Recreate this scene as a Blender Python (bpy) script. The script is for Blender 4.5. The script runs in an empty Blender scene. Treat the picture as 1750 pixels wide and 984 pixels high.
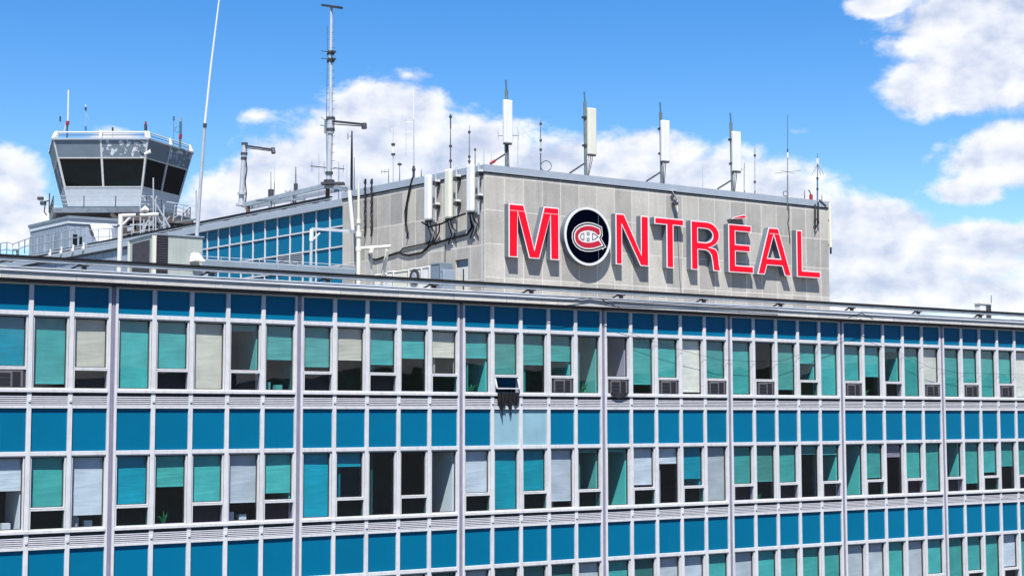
import bpy, bmesh, math, random
from mathutils import Vector, Matrix
from mathutils.geometry import tessellate_polygon
random.seed(7)
R = math.radians
# ------------------------------------------------------------------ camera
scn = bpy.context.scene
FPX = 2692.74                       # focal length in pixels of the 1750 px wide photograph
PITCH, ROLL, PSI = 0.0825215, -0.0015146, 0.6062416
FW = Vector((math.sin(PSI)*math.cos(PITCH), math.cos(PSI)*math.cos(PITCH), math.sin(PITCH)))
RT = FW.cross(Vector((0, 0, 1))).normalized()
UP = RT.cross(FW)
_c, _s = math.cos(ROLL), math.sin(ROLL)
R2 = _c*RT + _s*UP
U2 = -_s*RT + _c*UP
FH = Vector((FW.x, FW.y, 0)).normalized()
cd = bpy.data.cameras.new('camera'); cam = bpy.data.objects.new('camera', cd)
scn.collection.objects.link(cam); scn.camera = cam
cd.sensor_width = 36; cd.lens = FPX/1750*36; cd.clip_start = .5; cd.clip_end = 20000
M = Matrix((R2, U2, -FW)).transposed().to_4x4(); cam.matrix_world = M
# ------------------------------------------------------------------ sun, sky, exposure
SUN = Vector((-.295, -.42, .857)).normalized()          # direction towards the sun
sl = bpy.data.lights.new('sun', 'SUN'); so = bpy.data.objects.new('sun', sl); scn.collection.objects.link(so)
sl.energy = 5.0; sl.angle = R(.5); sl.color = (1, .955, .9)
so.rotation_euler = SUN.to_track_quat('Z', 'Y').to_euler()
scn.view_settings.view_transform = 'Standard'; scn.view_settings.look = 'None'
scn.view_settings.exposure = 1.2; scn.view_settings.gamma = 1
scn.render.engine = 'CYCLES'
scn.cycles.transparent_max_bounces = 16; scn.cycles.diffuse_bounces = 3
SKY = .052
w = bpy.data.worlds.new('World'); scn.world = w; w.use_nodes = True
nt = w.node_tree; nt.nodes.clear(); L = nt.links
def nd(t, **k):
    n = nt.nodes.new(t)
    for a, b in k.items(): setattr(n, a, b)
    return n
def ma(op, a, b=None, c=None, clamp=False):
    n = nt.nodes.new('ShaderNodeMath'); n.operation = op; n.use_clamp = clamp
    for i, v in enumerate((a, b, c)):
        if v is None: continue
        if isinstance(v, (int, float)): n.inputs[i].default_value = v
        else: nt.links.new(v, n.inputs[i])
    return n.outputs[0]
sky = nd('ShaderNodeTexSky', sky_type='NISHITA', sun_disc=False)
sky.sun_elevation = math.asin(SUN.z); sky.sun_rotation = math.atan2(SUN.x, SUN.y)
sky.altitude = 50; sky.air_density = 1.0; sky.dust_density = .0; sky.ozone_density = 2.0
hs = nd('ShaderNodeHueSaturation'); hs.inputs['Saturation'].default_value = 1.45; hs.inputs['Value'].default_value = 1.375
hs.inputs['Hue'].default_value = .509
L.new(sky.outputs[0], hs.inputs['Color'])
tc = nd('ShaderNodeTexCoord'); sx = nd('ShaderNodeSeparateXYZ'); L.new(tc.outputs['Generated'], sx.inputs[0])
az = ma('MULTIPLY', ma('ARCTAN2', sx.outputs[0], sx.outputs[1]), 57.2958)
el = ma('MULTIPLY', ma('ARCSINE', sx.outputs[2]), 57.2958)
def azel(x, y):
    r = ((x-875)/FPX*R2 - (y-492)/FPX*U2 + FW).normalized()
    return math.degrees(math.atan2(r.x, r.y)), math.degrees(math.asin(r.z))
# cloud banks: bearing and height of each, half sizes in degrees
CL = []
for x, y, rx, ry, k in [(1720, 45, 215, 95, 1), (1620, 145, 135, 62, 1), (1740, 130, 90, 60, 1), (1505, 8, 66, 26, .9),
                     (1740, 270, 130, 62, 1), (1660, 325, 80, 30, .8), (1560, 445, 230, 60, .75), (1700, 410, 150, 40, .8), (1480, 500, 330, 50, .8), (1480, 385, 120, 50, 1),
                     (660, 300, 260, 125, 1), (655, 205, 135, 80, 1), (520, 310, 150, 90, 1), (800, 290, 150, 105, 1), (950, 320, 170, 92, 1), (1090, 320, 160, 98, 1), (1240, 345, 190, 96, 1),
                     (1380, 400, 160, 92, 1), (440, 198, 90, 26, .2), (0, 320, 88, 78, 1), (50, 385, 80, 45, .9), (400, 350, 100, 60, .9), (195, 250, 70, 32, .6), (330, 385, 90, 36, .9),
                     (1370, 225, 80, 26, .12), (700, 130, 60, 22, .3)]:
    a, e = azel(x, y); CL.append((a, e, math.degrees(rx/FPX), math.degrees(ry/FPX), k))
for a, e, rx, ry in [(-150, 12, 12, 3), (-80, 11, 10, 3), (-30, 9, 10, 3), (100, 12, 16, 4), (150, 9, 12, 3), (145, 3.2, 40, 3.5), (128, 9, 9, 4), (150, 13, 10, 4), (165, 7, 8, 3)]:  # unseen banks; the later ones added for the window panes to reflect
    CL.append((a, e, rx, ry, 1))
m = None
for a, e, rx, ry, k in CL:
    dx = ma('DIVIDE', ma('SUBTRACT', az, a), rx); dy = ma('DIVIDE', ma('SUBTRACT', el, e), ry)
    d = ma('SQRT', ma('ADD', ma('MULTIPLY', dx, dx), ma('MULTIPLY', dy, dy)))
    v = ma('SUBTRACT', k, ma('MULTIPLY', d, k if k > .5 else .5))
    m = v if m is None else ma('SMOOTH_MAX', m, v, .15)
cv = nd('ShaderNodeCombineXYZ'); L.new(az, cv.inputs[0]); L.new(ma('MULTIPLY', el, 1.5), cv.inputs[1])
def noise(scale, detail, rough, off=(0, 0, 0), lac=2.1, dist=0.0):
    mp = nd('ShaderNodeMapping'); mp.inputs['Location'].default_value = off; L.new(cv.outputs[0], mp.inputs[0])
    n = nd('ShaderNodeTexNoise'); n.inputs['Scale'].default_value = scale; n.inputs['Detail'].default_value = detail
    n.inputs['Roughness'].default_value = rough; n.inputs['Lacunarity'].default_value = lac; n.inputs['Distortion'].default_value = dist
    L.new(mp.outputs[0], n.inputs[0]); return n.outputs[0]
def sst(v, a, b):
    n = nd('ShaderNodeMapRange', interpolation_type='SMOOTHSTEP'); L.new(v, n.inputs[0])
    n.inputs[1].default_value = a; n.inputs[2].default_value = b; return n.outputs[0]
def density(off, dt=10):
    n1 = noise(.58, dt, .58 if dt > 5 else .5, off, dist=.2); n2 = noise(.2, 2, .5, (off[0]+5, off[1]+3, 2))
    s = ma('ADD', ma('MULTIPLY', ma('SUBTRACT', n1, .5), 1.5), ma('MULTIPLY', ma('SUBTRACT', n2, .5), .5))
    return ma('ADD', s, ma('MULTIPLY', ma('MINIMUM', m, .5), 1.5))
dn = density((0, 0, 0)); dn2 = density((.4, -.9, 0), 4); dn3 = density((0, 0, 0), 4)
alpha = sst(dn, -.08, .42)
relief = ma('SUBTRACT', ma('ADD', ma('MULTIPLY', dn, .35), ma('MULTIPLY', dn3, .65)), dn2)
lit = sst(ma('ADD', relief, ma('MULTIPLY', dn, -.25)), -.75, .25)
cm = nd('ShaderNodeMix', data_type='RGBA'); L.new(lit, cm.inputs[0])
cm.inputs[6].default_value = (.225/SKY, .262/SKY, .355/SKY, 1); cm.inputs[7].default_value = (.46/SKY, .462/SKY, .475/SKY, 1)
fm = nd('ShaderNodeMix', data_type='RGBA'); L.new(ma('MULTIPLY', alpha, .96), fm.inputs[0]); L.new(hs.outputs[0], fm.inputs[6]); L.new(cm.outputs[2], fm.inputs[7])
bg = nd('ShaderNodeBackground'); bg.inputs[1].default_value = SKY; L.new(fm.outputs[2], bg.inputs[0])
wo = nd('ShaderNodeOutputWorld'); L.new(bg.outputs[0], wo.inputs[0])

# ------------------------------------------------------------------ surveying helpers (camera eye at the origin, metres)
def ray(x, y): return (x-875)/FPX*R2 - (y-492)/FPX*U2 + FW
def at(x, y, d): return ray(x, y)*d
def onY(x, y, Y): r = ray(x, y); return r*(Y/r.y)
def onZ(x, y, Z): r = ray(x, y); return r*(Z/r.z)
TH = R(5.1)
C0 = Vector((38.45, 57.567, 0)); US = Vector((-math.sin(TH), math.cos(TH), 0)); NS = Vector((-math.cos(TH), -math.sin(TH), 0))
def onS(x, y, off=0.0):
    r = ray(x, y); P0 = C0+NS*off; return r*(P0.dot(NS)/r.dot(NS))
def S(s, o, z): return C0 + US*s + NS*o + Vector((0, 0, z))
YB = 57.567; D = 43.567; X0 = 16.303; W = 5.9344; F = 3.9; GZ = -14.0
XA, YA, ZA = Vector((1, 0, 0)), Vector((0, 1, 0)), Vector((0, 0, 1))

# ------------------------------------------------------------------ mesh helpers
col = scn.collection
class MB:
    def __init__(s): s.v = []; s.f = []; s.sm = False
    def hexa(s, p):                                     # 8 corners: bottom 4 then top 4
        n = len(s.v); s.v += [Vector(q) for q in p]
        s.f += [tuple(n+i for i in q) for q in ((3,2,1,0),(4,5,6,7),(0,1,5,4),(1,2,6,5),(2,3,7,6),(3,0,4,7))]; return s
    def box(s, a, b, fr=None):                          # axis box from a to b in frame (o,x,y,z)
        o, x, y, z = fr or (Vector((0,0,0)), XA, YA, ZA)
        P = lambda i,j,k: o + x*(a,b)[i][0] + y*(a,b)[j][1] + z*(a,b)[k][2]
        return s.hexa([P(0,0,0),P(1,0,0),P(1,1,0),P(0,1,0),P(0,0,1),P(1,0,1),P(1,1,1),P(0,1,1)])
    def tube(s, pts, r, n=8, caps=True):
        pts = [Vector(p) for p in pts]; rs = r if isinstance(r, (list, tuple)) else [r]*len(pts)
        b = len(s.v)
        for i, p in enumerate(pts):
            t = (pts[min(i+1, len(pts)-1)] - pts[max(i-1, 0)]).normalized()
            u = t.cross(Vector((.13, .21, 1)) if abs(t.z) < .9 else Vector((1, .1, 0))).normalized(); v = t.cross(u)
            for k in range(n):
                a = 2*math.pi*k/n; s.v.append(p + (u*math.cos(a)+v*math.sin(a))*rs[i])
        for i in range(len(pts)-1):
            for k in range(n): s.f.append((b+i*n+k, b+i*n+(k+1) % n, b+(i+1)*n+(k+1) % n, b+(i+1)*n+k))
        if caps:
            s.f.append(tuple(b+k for k in range(n))[::-1]); s.f.append(tuple(b+(len(pts)-1)*n+k for k in range(n)))
        return s
    def bar(s, p, q, w, h, up=ZA):                      # rectangular bar
        p, q = Vector(p), Vector(q); t = (q-p).normalized(); u = t.cross(up)
        u = u.normalized() if u.length > 1e-4 else XA.copy(); v = u.cross(t)
        c = [(-1,-1),(1,-1),(1,1),(-1,1)]
        return s.hexa([p+u*a*w/2+v*b*h/2 for a, b in c] + [q+u*a*w/2+v*b*h/2 for a, b in c])
    def prism(s, poly, z0, z1, fr, holes=()):           # polygon (x,y) extruded z0..z1 in frame (o,x,y,z)
        o, x, y, z = fr; loops = [list(poly)] + [list(h) for h in holes]
        flat = [p for l in loops for p in l]; n = len(s.v); m_ = len(flat)
        for zz in (z0, z1): s.v += [o + x*p[0] + y*p[1] + z*zz for p in flat]
        tri = tessellate_polygon([[Vector((p[0], p[1], 0)) for p in l] for l in loops])
        for t in tri:
            s.f.append(tuple(n+i for i in t)); s.f.append(tuple(n+m_+i for i in reversed(t)))
        k = 0
        for l in loops:
            c = len(l)
            for i in range(c): s.f.append((n+k+i, n+k+(i+1) % c, n+m_+k+(i+1) % c, n+m_+k+i))
            k += c
        return s
    def build(s, name, mat, parent=None, uv=None, bevel=0, smooth=False):
        me = bpy.data.meshes.new(name); me.from_pydata([tuple(v) for v in s.v], [], s.f)
        b = bmesh.new(); b.from_mesh(me); bmesh.ops.recalc_face_normals(b, faces=b.faces); b.to_mesh(me); b.free()
        if uv:
            ul = me.uv_layers.new(name='uv')
            for lp in me.loops: ul.data[lp.index].uv = uv(me.vertices[lp.vertex_index].co)
        me.materials.append(mat); o = bpy.data.objects.new(name, me); col.objects.link(o)
        if smooth:
            for p in me.polygons: p.use_smooth = True
            me.set_sharp_from_angle(angle=R(40))
        if bevel:
            md = o.modifiers.new('bevel', 'BEVEL'); md.width = bevel; md.segments = 2; md.limit_method = 'ANGLE'
        if parent: o.parent = parent; o.matrix_parent_inverse = parent.matrix_world.inverted()
        return o
def tag(o, label=None, cat=None, group=None, kind=None):
    if label: o['label'] = label
    if cat: o['category'] = cat
    if group: o['group'] = group
    if kind: o['kind'] = kind
    return o
def thing(name, loc, label, cat, group=None):
    o = bpy.data.objects.new(name, None); col.objects.link(o); o.location = loc; o.empty_display_size = .2
    o.matrix_world = Matrix.Translation(Vector(loc)); return tag(o, label, cat, group)

# ------------------------------------------------------------------ materials
KA = .64                            # the exposure is high, so every surface is darkened below its real albedo
def mat(name, base, rough=.5, metal=0.0, var=.08, nscale=3.0, bump=0.0, bscale=20.0, spec=.5, streak=0.0, rnd=0.0):
    base = tuple(q*KA for q in base)
    m = bpy.data.materials.new(name); m.use_nodes = True; t = m.node_tree; b = t.nodes['Principled BSDF']
    b.inputs['Roughness'].default_value = rough; b.inputs['Metallic'].default_value = metal; b.inputs['Specular IOR Level'].default_value = spec
    c = t.nodes.new('ShaderNodeTexCoord'); n = t.nodes.new('ShaderNodeTexNoise'); n.inputs['Scale'].default_value = nscale; n.inputs['Detail'].default_value = 6
    t.links.new(c.outputs['Object'], n.inputs[0])
    r = t.nodes.new('ShaderNodeMapRange'); r.inputs[1].default_value = .3; r.inputs[2].default_value = .7; r.inputs[3].default_value = 1-var; r.inputs[4].default_value = 1+var
    t.links.new(n.outputs[0], r.inputs[0])
    v = t.nodes.new('ShaderNodeVectorMath'); v.operation = 'SCALE'; v.inputs[0].default_value = base; t.links.new(r.outputs[0], v.inputs['Scale'])
    out = v.outputs[0]
    if streak:                                           # rain streaks and dirt running down
        mp = t.nodes.new('ShaderNodeMapping'); mp.inputs['Scale'].default_value = (5, 5, .35); t.links.new(c.outputs['Object'], mp.inputs[0])
        n2 = t.nodes.new('ShaderNodeTexNoise'); n2.inputs['Scale'].default_value = 2; n2.inputs['Detail'].default_value = 5; t.links.new(mp.outputs[0], n2.inputs[0])
        r2 = t.nodes.new('ShaderNodeMapRange'); r2.inputs[1].default_value = .5; r2.inputs[2].default_value = .8; r2.inputs[3].default_value = 1; r2.inputs[4].default_value = 1-streak
        t.links.new(n2.outputs[0], r2.inputs[0]); v2 = t.nodes.new('ShaderNodeVectorMath'); v2.operation = 'SCALE'
        t.links.new(out, v2.inputs[0]); t.links.new(r2.outputs[0], v2.inputs['Scale']); out = v2.outputs[0]
    if rnd:                                              # each panel has faded a little differently
        oi = t.nodes.new('ShaderNodeObjectInfo'); r3 = t.nodes.new('ShaderNodeMapRange'); r3.inputs[3].default_value = 1-rnd; r3.inputs[4].default_value = 1+rnd*.8; t.links.new(oi.outputs['Random'], r3.inputs[0])
        v3 = t.nodes.new('ShaderNodeVectorMath'); v3.operation = 'SCALE'; t.links.new(out, v3.inputs[0]); t.links.new(r3.outputs[0], v3.inputs['Scale']); out = v3.outputs[0]
    t.links.new(out, b.inputs['Base Color'])
    if bump:
        n3 = t.nodes.new('ShaderNodeTexNoise'); n3.inputs['Scale'].default_value = bscale; n3.inputs['Detail'].default_value = 4; t.links.new(c.outputs['Object'], n3.inputs[0])
        bp = t.nodes.new('ShaderNodeBump'); bp.inputs['Strength'].default_value = bump; bp.inputs['Distance'].default_value = .02
        t.links.new(n3.outputs[0], bp.inputs['Height']); t.links.new(bp.outputs[0], b.inputs['Normal'])
    return m
def stone(name, c1, c2, mortar, bw, bh, ox=0.0, oy=0.0, ms=.024, stain=.22):
    m = bpy.data.materials.new(name); m.use_nodes = True; t = m.node_tree; b = t.nodes['Principled BSDF']; b.inputs['Roughness'].default_value = .85
    uv = t.nodes.new('ShaderNodeUVMap'); mp = t.nodes.new('ShaderNodeMapping'); mp.inputs['Location'].default_value = (-ox, -oy, 0); t.links.new(uv.outputs[0], mp.inputs[0])
    br = t.nodes.new('ShaderNodeTexBrick'); br.offset = 0; br.squash = 1
    for k, v in (('Color1', c1), ('Color2', c2), ('Mortar', mortar)): br.inputs[k].default_value = (*(q*KA for q in v), 1)
    br.inputs['Scale'].default_value = 1; br.inputs['Mortar Size'].default_value = ms; br.inputs['Mortar Smooth'].default_value = .3
    br.inputs['Brick Width'].default_value = bw; br.inputs['Row Height'].default_value = bh; t.links.new(mp.outputs[0], br.inputs[0])
    c = t.nodes.new('ShaderNodeTexCoord')
    def nz(sc, lo, hi, a, b_, vec, det=6):
        n = t.nodes.new('ShaderNodeTexNoise'); n.inputs['Scale'].default_value = sc; n.inputs['Detail'].default_value = det; n.inputs['Roughness'].default_value = .65; t.links.new(vec, n.inputs[0])
        r = t.nodes.new('ShaderNodeMapRange'); r.inputs[1].default_value = lo; r.inputs[2].default_value = hi; r.inputs[3].default_value = a; r.inputs[4].default_value = b_
        t.links.new(n.outputs[0], r.inputs[0]); return r.outputs[0]
    m3 = t.nodes.new('ShaderNodeMapping'); m3.inputs['Scale'].default_value = (3.5, 3.5, .3); t.links.new(c.outputs['Object'], m3.inputs[0])
    out = br.outputs['Color']
    for f in (nz(.9, .35, .7, 1+stain*.25, 1-stain*.6, c.outputs['Object']), nz(1.0, .48, .8, 1.0, 1-stain, m3.outputs[0]), nz(9, .3, .7, 1.07, .93, c.outputs['Object'])):
        v = t.nodes.new('ShaderNodeVectorMath'); v.operation = 'SCALE'; t.links.new(out, v.inputs[0]); t.links.new(f, v.inputs['Scale']); out = v.outputs[0]
    t.links.new(out, b.inputs['Base Color'])
    bp = t.nodes.new('ShaderNodeBump'); bp.inputs['Strength'].default_value = .25; bp.inputs['Distance'].default_value = .03
    t.links.new(nz(14, 0, 1, 0, 1, c.outputs['Object']), bp.inputs['Height']); t.links.new(bp.outputs[0], b.inputs['Normal'])
    return m
def glass(name, tint, refl=1.0, wav=.05):
    m = bpy.data.materials.new(name); m.use_nodes = True; t = m.node_tree; t.nodes.clear()
    o = t.nodes.new('ShaderNodeOutputMaterial'); mx = t.nodes.new('ShaderNodeMixShader'); tr = t.nodes.new('ShaderNodeBsdfTransparent'); gl = t.nodes.new('ShaderNodeBsdfGlossy')
    ge = t.nodes.new('ShaderNodeNewGeometry'); mc = t.nodes.new('ShaderNodeMix'); mc.data_type = 'RGBA'
    mc.inputs[6].default_value = (*tint, 1); mc.inputs[7].default_value = (1, 1, 1, 1); t.links.new(ge.outputs['Backfacing'], mc.inputs[0]); t.links.new(mc.outputs[2], tr.inputs[0])
    gl.inputs['Roughness'].default_value = .01; gl.inputs[0].default_value = (refl, refl, refl, 1)
    fr = t.nodes.new('ShaderNodeFresnel'); fr.inputs[0].default_value = 1.5
    k = t.nodes.new('ShaderNodeMath'); k.operation = 'MULTIPLY'; i_ = t.nodes.new('ShaderNodeMath'); i_.operation = 'SUBTRACT'; i_.inputs[0].default_value = 1.05; t.links.new(ge.outputs['Backfacing'], i_.inputs[1]); 
    i2 = t.nodes.new('ShaderNodeMath'); i2.operation = 'MULTIPLY'; t.links.new(i_.outputs[0], i2.inputs[0]); i3 = t.nodes.new('ShaderNodeMath'); i3.operation = 'SUBTRACT'; i3.inputs[0].default_value = 1; t.links.new(ge.outputs['Backfacing'], i3.inputs[1]); t.links.new(i3.outputs[0], i2.inputs[1])
    t.links.new(fr.outputs[0], k.inputs[0]); t.links.new(i2.outputs[0], k.inputs[1])
    c = t.nodes.new('ShaderNodeTexCoord'); n = t.nodes.new('ShaderNodeTexNoise'); n.inputs['Scale'].default_value = .9; n.inputs['Detail'].default_value = 1; t.links.new(c.outputs['Object'], n.inputs[0])
    bp = t.nodes.new('ShaderNodeBump'); bp.inputs['Strength'].default_value = wav; bp.inputs['Distance'].default_value = .05; t.links.new(n.outputs[0], bp.inputs['Height'])
    t.links.new(bp.outputs[0], gl.inputs['Normal']); t.links.new(k.outputs[0], mx.inputs[0]); t.links.new(tr.outputs[0], mx.inputs[1]); t.links.new(gl.outputs[0], mx.inputs[2]); t.links.new(mx.outputs[0], o.inputs[0])
    return m
M_ = {}
M_['frame'] = mat('white_aluminium', (.675, .685, .705), .55, 0, .06, 4, streak=.22, spec=.15)
M_['pier'] = mat('purple_grey_joint', (.26, .25, .34), .6, 0, .1, 3)
M_['vent'] = mat('vent_metal', (.66, .665, .71), .5, 0, .08, 5)
M_['blue'] = mat('blue_enamel_panel', (.0, .150, .285), .42, 0, .04, .8, spec=.10, streak=.04, rnd=.06)
M_['pale'] = mat('pale_blue_panel', (.27, .47, .56), .4, 0, .1, 1.2, spec=.3, streak=.1)
M_['blind'] = mat('white_roller_blind', (.78, .80, .78), .9, 0, .11, 1.6, bump=.35, bscale=3, rnd=.16)
M_['blind2'] = mat('cream_roller_blind', (.70, .70, .65), .9, 0, .10, 1.6, bump=.35, bscale=3, rnd=.16)
M_['hem'] = mat('blind_hem', (.82, .82, .8), .7)
M_['room'] = mat('office_wall', (.30, .35, .37), .9, 0, .2, 1.5)
M_['desk'] = mat('desk_wood', (.30, .22, .15), .5)
M_['leaf'] = mat('house_plant', (.08, .20, .06), .6)
M_['curtain'] = mat('grey_curtain', (.42, .44, .46), .9)
M_['partition'] = mat('office_partition', (1.1, 1.12, 1.08), .8, 0, .05, 1)
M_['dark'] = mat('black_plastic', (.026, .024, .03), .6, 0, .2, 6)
M_['darkgrille'] = mat('dark_louvre', (.014, .014, .017), .5)
M_['acgrey'] = mat('air_conditioner_grey', (.055, .052, .062), .6, 0, .2, 5, spec=.2)
M_['accase'] = mat('air_conditioner_casing', (.13, .125, .14), .6, 0, .2, 5)
M_['soffit'] = mat('dark_brown_soffit', (.07, .055, .055), .8)
M_['metal'] = mat('galvanised_metal', (.44, .50, .56), .45, .3, .15, 2.5, streak=.2)
M_['coping'] = mat('grey_blue_coping', (.40, .46, .53), .4, .15, .06, 2)
M_['whitecoping'] = mat('pale_coping', (.66, .70, .76), .45, 0, .1, .7)
M_['white'] = mat('white_paint', (.76, .77, .75), .45, 0, .06, 3, streak=.15)
M_['cream'] = mat('cream_fibreglass', (.72, .73, .62), .45, 0, .04, 2)
M_['radome'] = mat('white_fibreglass', (.80, .82, .83), .4, 0, .04, 2)
M_['greysteel'] = mat('grey_green_steel', (.15, .20, .215), .5, .2, .2, 6)
M_['darksteel'] = mat('dark_steel', (.06, .065, .075), .5, .3, .2, 6)
M_['lightsteel'] = mat('light_steel_tube', (.58, .62, .66), .4, .3, .1, 5)
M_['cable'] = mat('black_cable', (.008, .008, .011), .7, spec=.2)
M_['bluerod'] = mat('blue_rod', (.05, .15, .27), .5)
M_['redp'] = mat('red_lamp_plastic', (.35, .015, .03), .4)
M_['rust'] = mat('rusty_iron', (.17, .075, .045), .8, 0, .4, 9, bump=.4)
M_['red'] = mat('red_acrylic', (.90, .005, .026), .45, 0, .10, 1.3, spec=.15, streak=.1, rnd=.05)
M_['trim'] = mat('pale_pink_trim', (.95, .82, .85), .4, 0, .03, 2)
M_['return'] = mat('grey_blue_return', (.15, .19, .235), .4, 0, .08, 3, streak=.1)
M_['navy'] = mat('navy_face', (.001, .002, .008), .6, 0, .1, 2, spec=.0)
M_['logored'] = mat('deep_red', (.50, .006, .03), .35)
M_['gl_t'] = glass('teal_glass', (.27, .68, .69)); M_['gl_b'] = glass('blue_green_glass', (.10, .58, .70)); M_['gl_g'] = glass('green_glass', (.30, .62, .62))
M_['gl_c'] = glass('clear_glass', (.86, .88, .85)); M_['gl_w'] = glass('bluish_clear_glass', (.76, .83, .90)); M_['gl_k'] = glass('smoky_glass', (.55, .56, .66)); M_['gl_d'] = glass('dark_green_glass', (.2, .42, .42))
M_['towerglass'] = mat('dark_tower_glass', (.001, .006, .009), .05, 0, .3, 1.2, spec=.25, bump=.06, bscale=1.2)
M_['towergrey'] = mat('weathered_grey_panel', (.20, .26, .32), .5, .1, .1, 1)
M_['towerwhite'] = mat('white_tower_panel', (.62, .68, .74), .5, 0, .06, 2, streak=.15)
M_['bluegrey'] = mat('blue_grey_cladding', (.30, .37, .46), .5, .1, .12, 1.2, streak=.2)
M_['roof'] = mat('gravel_roof', (.32, .31, .30), .95, 0, .25, 3, bump=.5)
M_['ground'] = mat('asphalt', (.055, .055, .058), .9, 0, .3, .05)
M_['stone'] = stone('limestone_slabs', (.55, .53, .48), (.37, .36, .335), (.70, .68, .62), 1.045, 1.5, 39.5-38*1.045, 9.22-7*1.5)
M_['stone_side'] = stone('limestone_slabs_side', (.55, .525, .475), (.36, .35, .325), (.70, .67, .61), 1.03, 1.52, .0, 9.17-7*1.52)
M_['fascia'] = stone('fascia_stone', (.74, .71, .65), (.50, .50, .50), (.45, .43, .40), 2.1, 5, .4, -.5, .02, .2)

# ------------------------------------------------------------------ setting
h_ = MB(); random.seed(3)  # unseen ring added behind the view to dim the horizon in window reflections
for i in range(60):
    a = R(110+i*4.2); c = Vector((math.sin(a), math.cos(a), 0))*1600; u = Vector((c.y, -c.x, 0)).normalized()*70; zt = GZ+random.uniform(48, 78); zu = GZ+random.uniform(48, 78)
    h_.hexa([c-u+ZA*GZ, c+u+ZA*GZ, c*1.2+u*1.3+ZA*GZ, c*1.2-u*1.3+ZA*GZ, c*1.04-u*.9+ZA*zt, c*1.04+u*.9+ZA*zu, c*1.15+u+ZA*zu, c*1.15-u+ZA*zt])
tag(h_.build('added_hills', mat('added_hills_green', (.07, .10, .07), .95, 0, .3, .01)), kind='structure'); random.seed(7)
g = MB(); g.box((-3000, -3000, GZ-.5), (3000, 6000, GZ)); tag(g.build('ground', M_['ground']), kind='structure')

# ------------------------------------------------------------------ front office building
FB = thing('office_building', (X0, D, GZ), 'long office building with blue panels and white window frames in front', 'building')
def pier_x(k): return X0 + k*W
def mod_x(k, i): return X0 + k*W + .152 + 1.16*i
MW = 1.03
ZB = -9.9
BAYS = range(0, 8)
def on_roof(): pass
vis = [(0-1, i) for i in (2, 3, 4)] + [(k, i) for k in range(0, 7) for i in range(5)]
# mullions and piers
for k in range(-1, 8):
    pc = pier_x(k)
    if k >= 0:
        p = MB(); p.box((pc-.06, D+.03, ZB), (pc+.07, D+.3, 3.79)); p.box((pc-.013, D+.012, ZB), (pc+.022, D+.028, 3.79)); p.build('pier', M_['pier'], FB)
        for a, b in ((-.135, -.062), (.072, .15)):
            q = MB(); q.box((pc+a, D, ZB), (pc+b, D+.3, 3.79)); q.build('mullion', M_['frame'], FB, bevel=.008)
    for i in range(4):
        if (k, i) in vis or (k, i+1) in vis:
            x = mod_x(k, i)+MW; q = MB(); q.box((x, D, ZB), (x+.13, D+.26, 3.79)); 
            for r_ in range(4): q.box((x+.03, D-.03, .47-F*r_), (x+.10, D-.001, .56-F*r_))
            q.build('mullion', M_['frame'], FB, bevel=.008)
ext = {-1: (mod_x(-1, 2)-.0, pier_x(0)-.136)}
def bay_ext(k): return ext.get(k, (pier_x(k)+.151, pier_x(k+1)-.136))
M_SPLIT = ((1.385, 1.475))
for r_ in range(3):
    dz = -F*r_
    for k in range(-1, 7):
        a, b = bay_ext(k)
        t = MB(); t.box((a, D+.008, 2.885+dz), (b, D+.22, 3.005+dz)); t.build('transom', M_['frame'], FB, bevel=.008)
        t = MB(); t.box((a, D-.035, .745+dz), (b, D+.22, .84+dz)); t.build('sill', M_['frame'], FB, bevel=.01)
        t = MB(); t.box((a, D+.006, .30+dz), (b, D+.22, .375+dz)); t.build('lower_rail', M_['frame'], FB, bevel=.008)
        if r_ == 0:
            t = MB(); t.box((a, D+.01, 3.735), (b, D+.22, 3.79)); t.build('head_frame', M_['frame'], FB)
for r_ in range(2):
    dz = -F*r_
    for k, i in vis:
        x = mod_x(k, i); v = MB(); v.box((x, D+.17, .68+dz), (x+MW, D+.2, .75+dz))
        for j in range(5):
            z = .39+j*.056+dz
            v.hexa([(x, D+.02, z), (x+MW, D+.02, z), (x+MW, D+.165, z+.02), (x, D+.165, z+.02), (x, D+.02, z+.03), (x+MW, D+.02, z+.03), (x+MW, D+.165, z+.05), (x, D+.165, z+.05)])
        v.build('vent_grille', M_['vent'], FB); v = MB(); v.box((x, D+.05, .68+dz), (x+MW, D+.165, .744+dz)); v.build('shadow_gap', M_['dark'], FB)  # dark box puts the sill's shade into the gap
def panel(x, z0, z1, m, name):
    q = MB(); q.box((x-.01, D+.07, z0-.01), (x+MW+.01, D+.12, z1+.01)); q.build(name, m, FB)
for k, i in vis:
    x = mod_x(k, i)
    panel(x, 3.005, 3.74, M_['blue'], 'top_panel')
    for r_ in (1, 2):
        panel(x, 3.005-F*r_, .30+F-F*r_, M_['pale'] if (r_ == 1 and k == 2 and i in (1, 2)) else M_['blue'], 'spandrel_panel')
# rooms behind the glass
rm = MB()
xa, xb = mod_x(-1, 2)-.5, pier_x(7)+.5
for r_ in range(3):
    dz = -F*r_
    rm.box((xa, D+3.6, .3+dz), (xb, D+3.8, 3.1+dz)); rm.box((xa, D+.24, 3.0+dz), (xb, D+3.6, 3.1+dz)); rm.box((xa, D+.24, .25+dz), (xb, D+3.6, .35+dz)); rm.box((xa, D+.24, .36+dz), (xb, D+.4, .8+dz))
for k in range(0, 8): rm.box((pier_x(k)-.05, D+.31, -8), (pier_x(k)+.05, D+3.6, 3.0))
rm.build('interior', M_['room'], FB)
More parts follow.
